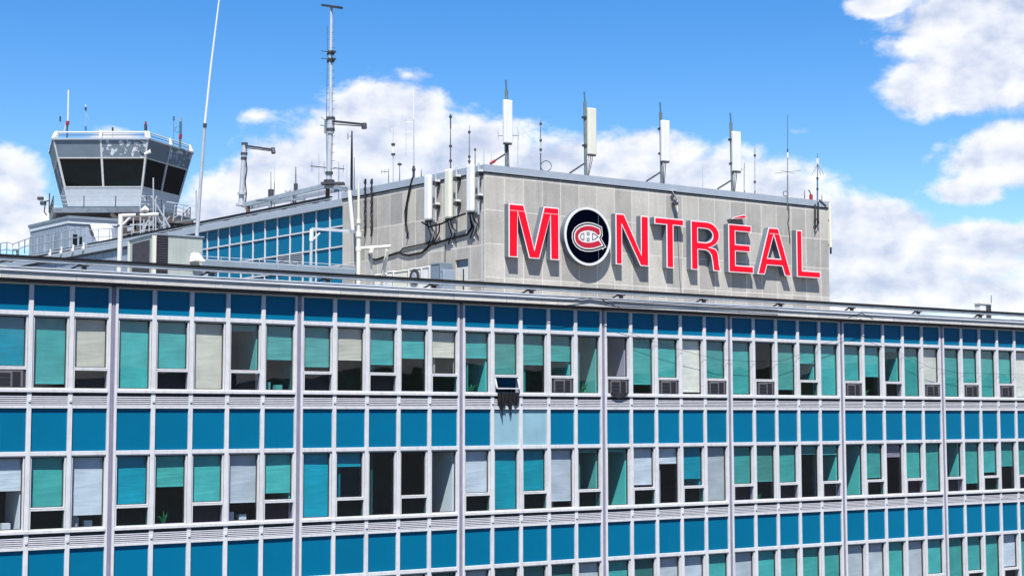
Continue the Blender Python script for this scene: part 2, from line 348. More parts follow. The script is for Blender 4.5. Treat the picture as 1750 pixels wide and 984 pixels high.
# windows: (type F full / S split, glass, blind share, blind cloth, lower pane: d dark glass / a air conditioner / o open, partition)
T, B_, G_, C_, K_, Dk = 'gl_t', 'gl_b', 'gl_g', 'gl_c', 'gl_k', 'gl_d'
ROWS = [
 {(-1,2):('S',B_,1,1,'a',0),(-1,3):('F',T,.93,1,'',0),(-1,4):('S',C_,1,2,'d',0),
  (0,0):('F',T,1,1,'',0),(0,1):('S',T,1,1,'d',0),(0,2):('F',C_,1,2,'',0),(0,3):('S',G_,.13,1,'d',1),(0,4):('F',G_,.52,1,'',0),
  (1,0):('S',G_,.88,1,'d',0),(1,1):('F',C_,.5,2,'',0),(1,2):('S',T,.8,1,'d',0),(1,3):('F',T,.45,1,'',0),(1,4):('S',C_,.6,2,'d',0),
  (2,0):('F',T,.42,1,'',1),(2,1):('S',G_,1,2,'o',0),(2,2):('F',T,.51,2,'',0),(2,3):('S',T,.62,2,'a',1),(2,4):('F',G_,.0,1,'',1),
  (3,0):('S',K_,0,1,'a',1),(3,1):('F',T,.82,2,'',0),(3,2):('S',T,1,2,'a',0),(3,3):('F',C_,.95,1,'',0),(3,4):('S',T,1,2,'a',0),
  (4,0):('F',T,1,2,'',0),(4,1):('S',Dk,0,1,'a',0),(4,2):('F',G_,.88,2,'',0),(4,3):('S',T,.52,2,'d',1),(4,4):('F',T,1,1,'',0),
  (5,0):('S',T,1,1,'a',0),(5,1):('F',T,.6,1,'',0),(5,2):('S',T,.12,1,'d',1),(5,3):('F',T,1,2,'',0),(5,4):('S',C_,1,1,'a',0),
  (6,0):('F',T,1,2,'',0),(6,1):('S',T,1,2,'a',0),(6,2):('F',T,1,2,'',0),(6,3):('S',T,1,2,'a',0),(6,4):('F',C_,1,1,'',0)},
 {(-1,2):('F',C_,.45,1,'',1),(-1,3):('S',T,1,2,'d',0),(-1,4):('F',C_,.82,1,'',0),
  (0,0):('S',B_,1,1,'d',0),(0,1):('F',T,.45,2,'',0),(0,2):('S',T,1,1,'d',0),(0,3):('F',C_,.72,1,'',0),(0,4):('S',T,.84,1,'d',1),
  (1,0):('F',B_,1,1,'',0),(1,1):('S',B_,.3,1,'d',0),(1,2):('F',Dk,0,1,'',0),(1,3):('S',Dk,0,1,'d',0),(1,4):('F',C_,0,1,'',1),
  (2,0):('S',C_,1,1,'d',0),(2,1):('F',B_,1,2,'',0),(2,2):('S',B_,1,2,'d',0),(2,3):('F',C_,.88,1,'',0),(2,4):('S',G_,.08,1,'d',1),
  (3,0):('F',T,.05,1,'',1),(3,1):('S',C_,.92,1,'d',0),(3,2):('F',C_,.28,1,'',0),(3,3):('S',B_,.8,1,'d',1),(3,4):('F',C_,1,2,'',0),
  (4,0):('S',T,1,2,'d',0),(4,1):('F',G_,.66,2,'',0),(4,2):('S',T,1,2,'d',0),(4,3):('F',G_,.16,1,'',0),(4,4):('S',T,.25,1,'d',1),
  (5,0):('F',T,0,1,'',1),(5,1):('S',T,.93,2,'d',0),(5,2):('F',K_,.25,2,'',0),(5,3):('S',T,1,2,'d',0),(5,4):('F',T,.95,2,'',0),
  (6,0):('S',T,0,1,'d',1),(6,1):('F',T,.84,2,'',0),(6,2):('S',T,.88,1,'d',0),(6,3):('F',T,.5,2,'',0),(6,4):('S',T,1,2,'d',0)},
 {(1,0):('F',T,1,2,'',0),(1,1):('S',C_,1,2,'d',0),(1,2):('F',T,.3,2,'',0),(1,3):('S',C_,.8,2,'d',0),(1,4):('F',Dk,.6,1,'',0),
  (2,0):('F',C_,1,2,'',0),(2,1):('S',Dk,1,1,'d',0),(2,2):('F',G_,.8,2,'',0),(2,3):('S',Dk,1,1,'d',0),(2,4):('F',C_,1,2,'',0),
  (3,0):('S',T,1,1,'d',0),(3,1):('F',Dk,1,1,'',0),(3,2):('S',C_,1,2,'d',0),(3,3):('F',C_,1,1,'',0),(3,4):('S',T,1,1,'d',0),
  (4,0):('F',C_,1,1,'',0),(4,1):('S',T,1,1,'d',0),(4,2):('F',T,1,1,'',0),(4,3):('S',T,1,2,'d',0),(4,4):('F',T,1,2,'',0),
  (5,0):('S',C_,1,2,'d',0),(5,1):('F',C_,1,2,'',0),(5,2):('S',T,.98,2,'d',0),(5,3):('F',C_,1,2,'',0),(5,4):('S',T,1,1,'d',0),
  (6,0):('F',T,1,2,'',0),(6,1):('S',T,1,1,'d',0),(6,2):('F',T,1,2,'',0),(6,3):('S',C_,.95,1,'d',0),(6,4):('F',T,.9,2,'',0)}]
AC = []
for r_, row in enumerate(ROWS):
    dz = -F*r_
    for (k, i), (ty, gl, bf, cloth, low, part) in row.items():
        x = mod_x(k, i); z0, z1 = .84+dz, 2.886+dz
        zs = 1.43+dz
        f = MB(); fx = .048; y0, y1 = D+.045, D+.19
        x1 = x+MW
        def ring(mb, a, b, c, d, wx, wb, wt, ya, yb):
            mb.box((a, ya, c), (a+wx, yb, d)); mb.box((b-wx, ya, c), (b, yb, d)); mb.box((a+wx, ya+.002, c), (b-wx, yb-.002, c+wb)); mb.box((a+wx, ya+.002, d-wt), (b-wx, yb-.002, d))
        if ty == 'F':
            ring(f, x+.014, x1-.014, z0, z1, fx-.014, .035, .035, y0, y1); gz0, gz1 = z0+.035, z1-.035
        else:
            ring(f, x+.014, x1-.014, zs, z1, fx-.014, .03, .035, y0, y1); ring(f, x+.01, x1-.01, z0, zs-.012, .028, .03, .045, y0-.05, y1)
            gz0, gz1 = zs+.03, z1-.035
        wdw = f.build('window', M_['frame'], FB)
        gk = MB(); gk.box((x+.005, D+.10, gz0-.01), (x+.02+fx, D+.11, gz1)) if False else None
        ed = MB(); ring(ed, x+fx, x1-fx, gz0, gz1, .022, .02, .03, D+.12, D+.16); ed.build('gasket', M_['dark'], wdw)
        pn = MB(); pn.box((x+fx-.01, D+.150, gz0-.01), (x1-fx+.01, D+.156, gz1+.01)); pn.build('pane', M_['gl_w' if gl == C_ and r_ else gl], wdw)
        if bf > 0:
            h = (gz1-gz0)*bf; bm = M_['blind'] if cloth == 1 else M_['blind2']
            n = 9; b = MB(); xs0, xs1 = x+fx-.02, x1-fx+.02
            ph = random.random()*6
            for j in range(n):                            # cloth hangs with slight waves
                za = gz1 - h*j/n; zb = gz1 - h*(j+1)/n
                wa = .008*math.sin(j*1.3+ph); wb = .008*math.sin((j+1)*1.3+ph)
                b.hexa([(xs0, D+.205+wb, zb), (xs1, D+.205-wb*.6, zb), (xs1, D+.208-wb*.6, zb), (xs0, D+.208+wb, zb), (xs0, D+.205+wa, za), (xs1, D+.205-wa*.6, za), (xs1, D+.208-wa*.6, za), (xs0, D+.208+wa, za)])
            bl = b.build('blind', bm, wdw)
            if bf < .99:
                hm = MB(); hm.box((xs0, D+.19, gz1-h-.03), (xs1, D+.215, gz1-h)); hm.build('hem_bar', M_['hem'], bl)
        if low == 'd':
            q = MB(); q.box((x+.03, D+.06, z0+.025), (x1-.03, D+.066, zs-.05)); q.build('lower_pane', M_['gl_k'] if random.random() < .5 else M_['gl_d'], wdw)
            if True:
                q = MB(); q.box((x+.02, D+.25, z0), (x1-.02, D+.26, zs)); q.build('lower_shade_sheet', M_['dark'], wdw)  # dark sheet stands in for the unlit room behind the pane
        if low == 'a': AC.append((x, z0, zs, k, i))
        if low == 'o': OPEN = (x, z0, zs, wdw)
        if part:
            q = MB(); q.box((x1-.07, D+.24, z0-.3), (x1-.0, D+1.5, z1+.05)); q.build('partition', M_['partition'], FB)
# things standing behind the bare panes
random.seed(21)
for r_, row in enumerate(ROWS[:2]):
    dz = -F*r_
    for (k, i), (ty, gl, bf, cloth, low, part) in row.items():
        if bf > .9: continue
        x = mod_x(k, i); zb = .84+dz; c = random.random()
        q = MB(); q.box((x-.05, D+.6, zb-.25), (x+MW+.05, D+1.3, zb-.2)); q.build('desk', M_['partition'] if c < .25 else M_['desk'], FB)
        q = MB()
        if c < .35:
            q.box((x+.2, D+.8, zb-.08), (x+.75, D+.84, zb+.3)); q.box((x+.43, D+.82, zb-.2), (x+.5, D+.86, zb-.05)); q.build('monitor', M_['dark'], FB)
        elif c < .6:
            for j in range(7):
                a = random.uniform(-1, 1); q.tube([(x+.5, D+.45, zb-.05), (x+.5+a*.14, D+.45, zb+.2), (x+.5+a*.32, D+.45+random.uniform(-.1, .1), zb+.12+random.random()*.3)], [.012, .03, .004], 4)
            q.tube([(x+.5, D+.45, zb-.2), (x+.5, D+.45, zb-.02)], [.07, .1], 8); q.build('pot_plant', M_['leaf'], FB)
        elif c < .8:
            q.box((x+.55, D+.4, zb), (x+.78, D+.6, zb+.2)); q.box((x+.25, D+.45, zb), (x+.4, D+.6, zb+.28)); q.build('box_file', M_['hem'], FB)
        else:
            q.box((x+.3, D+1.5, zb-.2), (x+.8, D+1.6, zb+.5)); q.build('chair_back', M_['acgrey'], FB)
        if random.random() < .45:
            q = MB()
            for j in range(5):
                y_ = D+.30+.03*(j % 2); q.box((x+.06+j*.05, y_, zb-.1), (x+.115+j*.05, y_+.012, zb+2.1))
            q.build('curtain', M_['curtain'], FB)
# open awning sash
x, z0, zs, wdw = OPEN
q = MB()
A0, A1 = Vector((x+.06, D+.05, zs-.06)), Vector((x+MW-.06, D+.05, zs-.06)); dv = Vector((0, -.13, -.37))
q.bar(A0+dv, A1+dv, .05, .04); q.bar(A0, A0+dv, .04, .04); q.bar(A1, A1+dv, .04, .04); q.build('open_sash', M_['frame'], wdw)
q = MB(); q.hexa([A0+dv, A1+dv, A1+dv+Vector((0,.006,0)), A0+dv+Vector((0,.006,0)), A0, A1, A1+Vector((0,.006,0)), A0+Vector((0,.006,0))]); q.build('sash_pane', M_['gl_k'], wdw)
# rag
rg = MB()
prof = [.02, -.02, -.10, -.36, -.52, -.30, -.16, -.22, -.02, .02, -.10, -.34, -.50, -.08, .0, -.04, -.16, -.14, -.17, -.02]
n = len(prof); xs = [x+.08+i*(.86/(n-1)) for i in range(n)]
zt = z0+.02
for j in range(n-1):
    def P(i, zz, o=0): return Vector((xs[i]+.02*math.sin(zz*9), D-.055-.03*math.sin(i*1.9+zz*4)-o, zz))
    za, zb = zt-.12+prof[j]-.14, zt-.12+prof[j+1]-.14
    m0, m1 = (zt+za)/2, (zt+zb)/2
    rg.hexa([P(j, m0), P(j+1, m1), P(j+1, m1, .012), P(j, m0, .012), P(j, zt), P(j+1, zt), P(j+1, zt, .012), P(j, zt, .012)])
    rg.hexa([P(j, za), P(j+1, zb), P(j+1, zb, .012), P(j, za, .012), P(j, m0), P(j+1, m1), P(j+1, m1, .012), P(j, m0, .012)])
tag(rg.build('rag', M_['cable']), 'torn black rag hanging out of the open window', 'rag')
# window air conditioners
aclab = {(-1,2):'black window air conditioner at the far left end of the top windows', (2,3):'black window air conditioner two windows right of the hanging torn rag',
 (3,0):'black window air conditioner with sagging plastic skirt below the smoky glass window', (3,2):'black window air conditioner in the first window left of the pale full blind window',
 (3,4):'black window air conditioner just right of the pale full blind window', (4,1):'black window air conditioner below the unshaded dark green window',
 (5,0):'black window air conditioner left of the window with a half drawn teal blind', (5,4):'black window air conditioner below the pale grey blind near the right end',
 (6,1):'black window air conditioner second from the right end of the top windows', (6,3):'black window air conditioner nearest the right end of the top windows'}
for (x, z0, zs, k, i) in AC:
    a = thing('air_conditioner', (x+.5, D, z0), aclab[(k, i)], 'air conditioner', 'air conditioners in the top floor windows')
    c = MB(); c.box((x+.04, D+.03, z0+.03), (x+MW-.04, D+.09, zs-.055)); c.build('filler_board', M_['dark'], a)
    c = MB(); c.box((x+.16, D+.0, z0+.05), (x+MW-.12, D+.2, zs-.09)); c.build('casing', M_['accase'], a, bevel=.01)
    c = MB()
    for j in range(3): c.box((x+.20, D-.012, z0+.09+j*.125), (x+.55, D-.002, z0+.185+j*.125))
    c.box((x+.61, D-.012, z0+.08), (x+.83, D-.002, zs-.12)); c.build('grille', M_['darkgrille'], a)
    if (k, i) == (3, 0):
        c = MB()
        for j in range(6):
            xa_, xb_ = x+.1+j*.13, x+.1+(j+1)*.13
            d0, d1 = .12*math.sin(math.pi*j/6), .12*math.sin(math.pi*(j+1)/6)
            c.hexa([(xa_, D-.06, z0-.02-d0), (xb_, D-.06, z0-.02-d1), (xb_, D-.05, z0-.02-d1), (xa_, D-.05, z0-.02-d0), (xa_, D-.1, z0+.05), (xb_, D-.1, z0+.05), (xb_, D-.09, z0+.05), (xa_, D-.09, z0+.05)])
        c.build('plastic_skirt', M_['acgrey'], a)
# parts of the facade beyond the photo's edges and below it, one simple sheet of frames and panels each
o1, o2, o3 = MB(), MB(), MB()
def simple(xa, xb, za, zb):
    o2.box((xa, D+.07, za), (xb, D+.3, zb))
    x = xa
    while x <= xb+.01: o1.box((x-.065, D+.001, za), (x+.065, D+.25, zb)); x += 1.16
    for r_ in range(0, 7):
        for zz, h in ((2.885, .12), (.745, .1), (.3, .08)):
            z = zz-F*r_
            if za < z and z+h < zb: o1.box((xa, D+.01, z), (xb, D+.22, z+h))
        z = .84-F*r_
        if za-.3 < z and z+2 < zb: o3.box((xa, D+.05, z), (xb, D+.072, z+2.04))
simple(X0-18.5, mod_x(-1, 2)-.13, GZ, 3.79); simple(pier_x(7)+.2, pier_x(7)+12, GZ, 3.79); simple(mod_x(-1, 2)-.1, pier_x(7)+.1, GZ, ZB-.005)
tag(o1.build('outer_frames', M_['frame'], FB), kind='stuff'); tag(o2.build('outer_panels', M_['blue'], FB), kind='stuff'); tag(o3.build('outer_glazing', mat('teal_glazing', (.05, .22, .22), .12, 0, .5, .6), FB), kind='stuff')
xL, xR = X0-18.5, pier_x(7)+12
b = MB(); b.box((xL, D+3.85, GZ), (xR, D+13.5, 3.9)); b.build('rear_wall', M_['room'], FB)
b = MB(); b.box((xL, D-.2, 3.80), (xR, D+.5, 3.87)); b.build('soffit', M_['soffit'], FB)
b = MB(); b.box((xL, D-.28, 3.872), (xR, D+.3, 4.065)); b.build('fascia', M_['fascia'], FB, uv=lambda c: (c.x, c.z))
b = MB(); b.box((xL, D-.33, 4.068), (xR, D+.1, 4.125)); b.build('coping', M_['whitecoping'], FB)
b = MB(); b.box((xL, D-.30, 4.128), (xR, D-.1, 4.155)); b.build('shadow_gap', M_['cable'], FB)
b = MB(); b.box((xL, D+.25, 4.15), (xR, D+.5, 4.255)); b.build('kerb', M_['fascia'], FB, uv=lambda c: (c.x, c.z))
b = MB()
x = xL
while x < xR:                                          # sheet metal roof edge, lapped and slightly uneven
    e = min(x+3.1, xR); j1, j2 = random.uniform(-.012, .012), random.uniform(-.01, .03)
    b.hexa([(x, D-.26, 4.157), (e+.04, D-.26, 4.157), (e+.04, D+.24, 4.157), (x, D+.24, 4.157), (x, D-.26, 4.18+j1), (e+.04, D-.26, 4.172+j1), (e+.04, D+.24, 4.23+j2), (x, D+.24, 4.24+j2)])
    x = e
b.build('roof_edge_flashing', M_['metal'], FB)
b = MB(); b.box((xL, D+.5, 3.9), (xR, D+60, 4.12)); b.build('roof', M_['roof'], FB)
# roof window-cleaning rail
def roof_rail(name, p, q, label, h0, h1, n, ht=.05, prs=.06):
    p, q = Vector(p), Vector(q); t = thing(name, p, label, 'rail'); U = (q-p).normalized(); N_ = U.cross(ZA)
    fr = (p, U, N_, ZA); Ln = (q-p).length
    b = MB(); b.box((0, -.03, h0), (Ln, .03, h1-.06), fr); b.box((0, -.1, h0), (Ln, .1, h0+.04), fr); b.build('beam', M_['metal'], t)
    b = MB(); b.box((0, -.13, h1-.065), (Ln, .11, h1), fr); b.build('running_track', M_['cable'], t)
    for i in range(n):
        s = Ln*(i+.5)/n; f = MB()
        f.box((s-.28, -.12, 0), (s+.05, .12, .07), fr); f.box((s-.06, -.05, .07), (s+.06, .06, h0), fr); f.bar(p+U*(s-.75)+ZA*.03, p+U*(s)+ZA*(h0+.05), .05, .05); f.box((s-.11, -.12, h0-.05), (s+.11, .12, h0-.005), fr)
        f.build('bracket', M_['darksteel'], t)
    return t
roof_rail('cleaning_rail', (xL, D+1.15, 4.13), (xR, D+1.15, 4.13), 'black topped window cleaning rail along the front roof edge', .35, .52, 18)
# slack cables on the roof edge, some tubes standing in for wire shadows
def cable(pts, r, label, name='cable', mt='cable', cat='cable'):
    c = MB(); c.tube(pts, r, 5); return tag(c.build(name, M_[mt]), label, cat)
cable([onY(x, y, D-.36) for x, y in ((900, 513), (960, 515), (1008, 509), (1050, 515), (1190, 521), (1330, 530))], .012, 'thin black cable lying along the roof edge under the sign')
cable([onY(x, y, D-.40) for x, y in ((1450, 543), (1472, 535), (1492, 545))], .014, 'short black tube tracing a peaked wire shadow over the roof edge')  # tube modelled in place of a wire's shadow on the fascia
cable([onY(x, y, D-.40) for x, y in ((1030, 513), (1042, 519), (1058, 525))], .014, 'short black cable hanging slantwise over the roof edge below the sign')
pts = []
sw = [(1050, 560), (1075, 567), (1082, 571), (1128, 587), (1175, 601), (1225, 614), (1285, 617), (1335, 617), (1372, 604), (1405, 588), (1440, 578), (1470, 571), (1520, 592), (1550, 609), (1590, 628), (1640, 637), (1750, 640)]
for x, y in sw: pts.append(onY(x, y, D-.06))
cable(pts, .006, 'thin dark tube tracing wire shadows that sag across the top floor windows')  # tube laid where shadows of overhead wires fall on the facade

# small box and rod far right on the roof
t = thing('roof_vent', onY(1683, 532, D+9), 'small cream roof vent housing with a thin rod near the right edge', 'vent')
p = onY(1675, 519, D+9); q = onY(1694, 519, D+9)
b = MB(); b.box((p.x, D+9, 4.12), (q.x, D+9.35, p.z)); b.box((p.x-.05, D+8.95, p.z), (q.x+.05, D+9.4, p.z+.06)); b.build('housing', M_['white'], t)
b = MB(); b.box((p.x+.45, D+8.97, 4.3), (q.x-.05, D+8.99, p.z-.06)); b.build('louvre', M_['darksteel'], t)
b = MB(); b.tube([onY(1694, 520, D+9), onY(1694, 505, D+9)], .02, 6); b.build('rod', M_['darksteel'], t)

# ------------------------------------------------------------------ stone block with the sign, and its wing
SB = thing('stone_building', (38.45, YB, 4.1), 'pale limestone block carrying the big red sign with a blue panelled wing behind', 'building')
XE = 59.95
ZT = 10.9
E1 = Vector((XE, YB, 0)); E2 = S(11.27, 0, 0)
b = MB()
b.prism([(C0.x, C0.y), (XE, YB), (XE, YB+11.3), (E2.x, E2.y)], 4.0, ZT, (Vector((0,0,0)), XA, YA, ZA))
sw_ = b
me_front = MB(); me_front.hexa([(C0.x, YB, 4), (XE, YB, 4), (XE, YB+12, 4), (C0.x+.3, YB+12, 4), (C0.x, YB, ZT), (XE, YB, ZT), (XE, YB+12, ZT), (C0.x+.3, YB+12, ZT)])
me_front.build('front_wall', M_['stone'], SB, uv=lambda c: (c.x + (c.y-YB), c.z))
# side wall with the door opening cut out
fs = (C0.copy(), US, NS, ZA)
b = MB(); d0, d1, dt = 1.18, 2.12, 7.12
b.box((0.003, -.35, 4), (d0, 0, ZT), fs); b.box((d0, -.35, dt), (d1, 0, ZT), fs); b.box((d1, -.35, 4), (11.27, 0, ZT), fs)
b.build('side_wall', M_['stone_side'], SB, uv=lambda c: ((c-C0).dot(US) + (c-C0).dot(NS), c.z))
b = MB(); b.box((d0+.03, -.16, 4), (d1-.03, -.10, 6.78), fs); dr = b.build('door', M_['white'], SB)
b = MB(); b.box((d0+.42, -.1, 5.2), (d0+.5, -.085, 6.7), fs); b.build('handle', M_['darksteel'], dr)
b = MB(); b.box((d0+.05, -.16, 6.8), (d1-.05, -.13, 7.1), fs); b.build('door_light', M_['bluegrey'], SB)
# coping
b = MB()
b.box((C0.x-.06, YB-.07, ZT), (XE+.06, YB+.3, 11.22)); b.build('coping', M_['coping'], SB)
b = MB(); b.box((.25, -.3, ZT), (11.3, .07, 11.22), fs); b.build('coping', M_['coping'], SB)
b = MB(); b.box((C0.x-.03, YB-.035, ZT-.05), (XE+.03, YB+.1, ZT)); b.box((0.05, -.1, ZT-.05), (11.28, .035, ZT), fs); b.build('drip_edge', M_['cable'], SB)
b = MB(); b.box((C0.x+.2, YB+.3, 10.7), (XE, YB+11.9, 10.85)); b.build('roof', M_['roof'], SB)
# wing
PW = 1.2553
b = MB(); b.prism([(11.30, -.30), (11.30, -14), (75, -14), (75, -.30)], 4.0, 10.8, (C0.copy(), US, NS, ZA)); b.build('wing_body', M_['bluegrey'], SB)
b = MB(); b.box((11.3, -14, 10.8), (75, -.2, 10.9), fs); b.build('wing_roof', M_['roof'], SB)
rows = [(9.62, 10.52), (8.60, 9.52), (7.66, 8.50), (6.7, 7.56)]
for c in range(12):
    s0 = 11.30+c*PW; s1 = s0+PW
    for ri, (a, z) in enumerate(rows):
        if ri == 2 and c in (3, 4): continue
        b = MB(); b.box((s0+.04, -.2, a), (s1-.04, -.12, z), fs); b.build('wing_panel', M_['blue'], SB)
    b = MB(); b.box((s0-.03, -.2, 4.2), (s0+.03, -.06, 10.56), fs); b.build('wing_mullion', M_['frame'], SB)
for zz in (9.57, 8.55, 7.61, 6.65):
    b = MB(); b.box((11.3, -.2, zz-.035), (11.3+12*PW, -.065, zz+.035), fs); b.build('wing_transom', M_['frame'], SB)
for c in (3, 4):
    s0 = 11.30+c*PW; b = MB()
    for j in range(9): b.box((s0+.04, -.2, 7.66+j*.095), (s0+PW-.04, -.08, 7.70+j*.095), fs)
    b.build('wing_louvre', M_['metal'], SB)
b = MB()
for j in range(30):                                        # standing seam cladding further along
    s0 = 11.3+12*PW+.05+j*1.2; b.box((s0, -.28, 4.2), (s0+1.16, -.1-.0*j, 10.4), fs)
b.build('seam_cladding', M_['bluegrey'], SB)
b = MB(); b.box((11.28, -.3, 10.55), (75, .10, 10.86), fs); b.box((11.28, -.3, 10.86), (75, .04, 10.93), fs); b.build('wing_coping', M_['coping'], SB)
# light parapet board behind the wing coping
b = MB(); b.box((11.6, -1.1, 10.93), (60, -1.0, 11.08), fs); b.build('wing_upstand', M_['white'], SB)
rw = roof_rail('cleaning_rail', S(13.2, -.55, 10.92), S(62, -.55, 10.92), 'black topped window cleaning rail on the roof of the blue panelled wing', .20, .38, 16)

# ------------------------------------------------------------------ sign
SG = 'letters of the red rooftop sign'
YF = YB-.345
z0L, z1L = 7.135, 9.525
Fs = (Vector((0, YB, 0)), XA, ZA, -YA)
def sx_(x, sc, ox, oy): return onY(ox+x/sc, 430, YF).x
def offset(poly, d):
    area = sum(poly[i-1][0]*poly[i][1]-poly[i][0]*poly[i-1][1] for i in range(len(poly)))
    sg = 1 if area > 0 else -1; out = []; n = len(poly)
    for i in range(n):
        p0, p1, p2 = Vector(poly[i-1]), Vector(poly[i]), Vector(poly[(i+1) % n])
        e1 = (p1-p0).normalized(); e2 = (p2-p1).normalized()
        n1 = Vector((-e1.y, e1.x))*sg; n2 = Vector((-e2.y, e2.x))*sg
        bi = n1+n2
        if bi.length < 1e-4: bi = n1.copy()
        bi.normalize(); k = d/max(bi.dot(n1), .35); out.append((p1.x+bi.x*k, p1.y+bi.y*k))
    return out
def letter(ch, pts, label, holes=(), Z=7, extra=None):
    if Z == 7: f = lambda p: (sx_(p[0], 5.466, 840, 320), z0L+(z1L-z0L)*p[1])
    else: f = lambda p: (sx_(p[0], 5.147, 1110, 340), z0L+(z1L-z0L)*p[1])
    P = [f(p) for p in pts]; H = [[f(p) for p in h] for h in holes]
    t = thing('sign_letter', (P[0][0], YB, z0L), label, 'sign letter', SG)
    b = MB(); b.prism(offset(P, .004), 0, .335, Fs, [offset(h, -.004) for h in H])
    b.build('letter_body', M_['return'], t)
    b = MB(); b.prism(P, .336, .352, Fs, H); b.build('trim', M_['trim'], t)
    if ch in 'MA':
        b = MB(); rr_ = ((P[0][0]+.05, P[1][0]-.03),) + (((P[3][0]+.02, P[4][0]-.05),) if ch == 'M' else ())
        for u0, u1 in rr_: b.box((u0, YB-.3645, z1L-.31), (u1+(.04 if ch == 'M' else .06), YB-.3622, z1L-.295))
        b.build('face_seam', M_['trim'], t)
    b = MB(); b.prism(offset(P, .05), .3535, .362, Fs, [offset(h, -.05) for h in H]); b.build('red_face', M_['red'], t)
    if extra:
        e = [(lambda v: (v.x, v.z))(onY(1110+x/5.147, 340+y/5.147, YF)) for x, y in extra]
        b = MB(); b.prism(e, 0, .335, Fs); b.build('accent_body', M_['return'], t)
        b = MB(); b.prism(e, .336, .352, Fs); b.build('accent_trim', M_['trim'], t)
        b = MB(); b.prism(offset(e, .035), .3535, .362, Fs); b.build('accent_face', M_['red'], t)
letter('M', [(160,1),(302,1),(400,.19),(490,1),(632,1),(632,0),(550,0),(550,.83),(447,0),(350,0),(245,.84),(245,0),(160,0)], 'red letter M with white trim, first letter of the rooftop sign')
letter('N', [(1160,1),(1240,1),(1396,.25),(1396,1),(1468,1),(1468,0),(1390,0),(1220,.77),(1220,0),(1160,0)], 'red letter N with white trim, just right of the round black emblem')
letter('T', [(45,1),(303,1),(303,.86),(212,.86),(212,0),(150,0),(150,.86),(45,.86)], 'red letter T with white trim between the N and the R', Z=8)
def arc(cx, cy, rx, ry, a0, a1, n): return [(cx+rx*math.cos(R(a0+(a1-a0)*i/n)), cy+ry*math.sin(R(a0+(a1-a0)*i/n))) for i in range(n+1)]
letter('R', [(365,1),(500,1)]+arc(505,.735,112,.265,88,-78,10)+[(556,.474),(580,.46),(597,.41),(606,.33),(612,.15),(624,0),(560,0),(550,.2),(540,.32),(522,.38),(495,.412),(427,.415),(427,0),(365,0)],
       'red letter R with white trim between the T and the accented E', [[(427,.85),(495,.85)]+arc(500,.715,57,.135,88,-85,8)+[(495,.575),(427,.575)]], Z=8)
letter('E', [(695,1),(897,1),(897,.855),(757,.855),(757,.59),(887,.59),(887,.44),(757,.44),(757,.155),(913,.155),(913,0),(695,0)], 'red letter E with white trim and a slanted accent above it', Z=8,
       extra=[(722,176),(742,160),(834,137),(858,170),(760,176)])
letter('A', [(1050,1),(1135,1),(1245,0),(1187,0),(1163,.20),(1032,.20),(1010,0),(947,0)], 'red letter A with white trim between the accented E and the L', [[(1094,.84),(1150,.355),(1038,.355)]], Z=8)
letter('L', [(1293,1),(1342,1),(1342,.145),(1500,.145),(1500,0),(1293,0)], 'red letter L with white trim, last letter of the rooftop sign', Z=8)
# round emblem
t = thing('round_emblem', (43.91, YB, 7), 'round black emblem with a white rim in the place of the letter O', 'sign')
def circ(r, n=72): return [(43.91+r*math.cos(2*math.pi*i/n), 8.33+r*math.sin(2*math.pi*i/n)) for i in range(n)]
b = MB(); b.prism(circ(1.335), 0, .335, Fs); b.build('emblem_body', M_['return'], t)
b = MB(); b.prism(circ(1.35), .336, .385, Fs, [circ(1.24)]); b.build('rim', M_['white'], t)
b = MB(); b.prism(circ(1.239), .33, .350, Fs); b.build('disc_face', M_['navy'], t)
b = MB(); xs_ = onY(840+998/5.466, 400, YF).x; b.box((xs_-.008, YF-.009, 7.2), (xs_+.008, YF-.006, 9.45)); b.build('seam', M_['return'], t)
def lg(p): v = onY(840+p[0]/5.466, 320+p[1]/5.466, YF); return (v.x, v.z)
Cp = [(1005,393),(975,378),(940,366),(900,361),(862,366),(825,380),(796,404),(779,436),(777,470),(785,502),(805,532),(835,553),(872,565),(915,568),(958,562),(1000,549),(1027,540),(1000,500),(980,503),
      (945,515),(905,519),(868,516),(838,506),(815,488),(806,462),(812,438),(832,418),(862,406),(900,402),(938,408),(968,423),(990,446),(1010,438)]
cw = [lg(p) for p in Cp]
sil = [lg(p) for p in [(1005,393),(975,378),(940,366),(900,361),(862,366),(825,380),(796,404),(779,436),(777,470),(785,502),(805,532),(835,553),(872,565),(915,568),(958,562),(1000,549),(1027,540),(1003,498),(992,470),(1010,440)]]
b = MB(); b.prism(offset(sil, -.17), .3505, .356, Fs); b.build('outer_white_line', M_['white'], t)
b = MB(); b.prism(offset(sil, -.125), .3565, .361, Fs); b.build('navy_line', M_['navy'], t)
b = MB(); b.prism(offset(sil, -.06), .3615, .366, Fs); b.build('inner_white_line', M_['white'], t)
b = MB(); b.prism(cw, .3665, .371, Fs); b.build('red_letter_c', M_['logored'], t)
nv = MB()
for pl in ([(822,462),(832,440),(850,428),(863,428),(863,494),(850,496),(832,484)], [(938,428),(955,432),(978,446),(996,463),(980,478),(958,492),(938,497)]):
    q = [lg(p) for p in pl]; nv.prism(q, .3665, .3705, Fs, [offset(q, .035)])
for pl in ([(888,420),(912,420),(912,448),(888,448)], [(888,476),(912,476),(912,505),(888,505)]):
    q = [lg(p) for p in pl]; nv.prism(q, .3665, .3705, Fs, [offset(q, .03)])
nv.build('letter_h_outline', M_['navy'], t)
q = lg((1038, 575)); b = MB(); b.prism([(q[0]+.04*math.cos(a*.7854), q[1]+.04*math.sin(a*.7854)) for a in range(8)], .3505, .357, Fs); b.build('dot', M_['white'], t)

exec_marker = 0
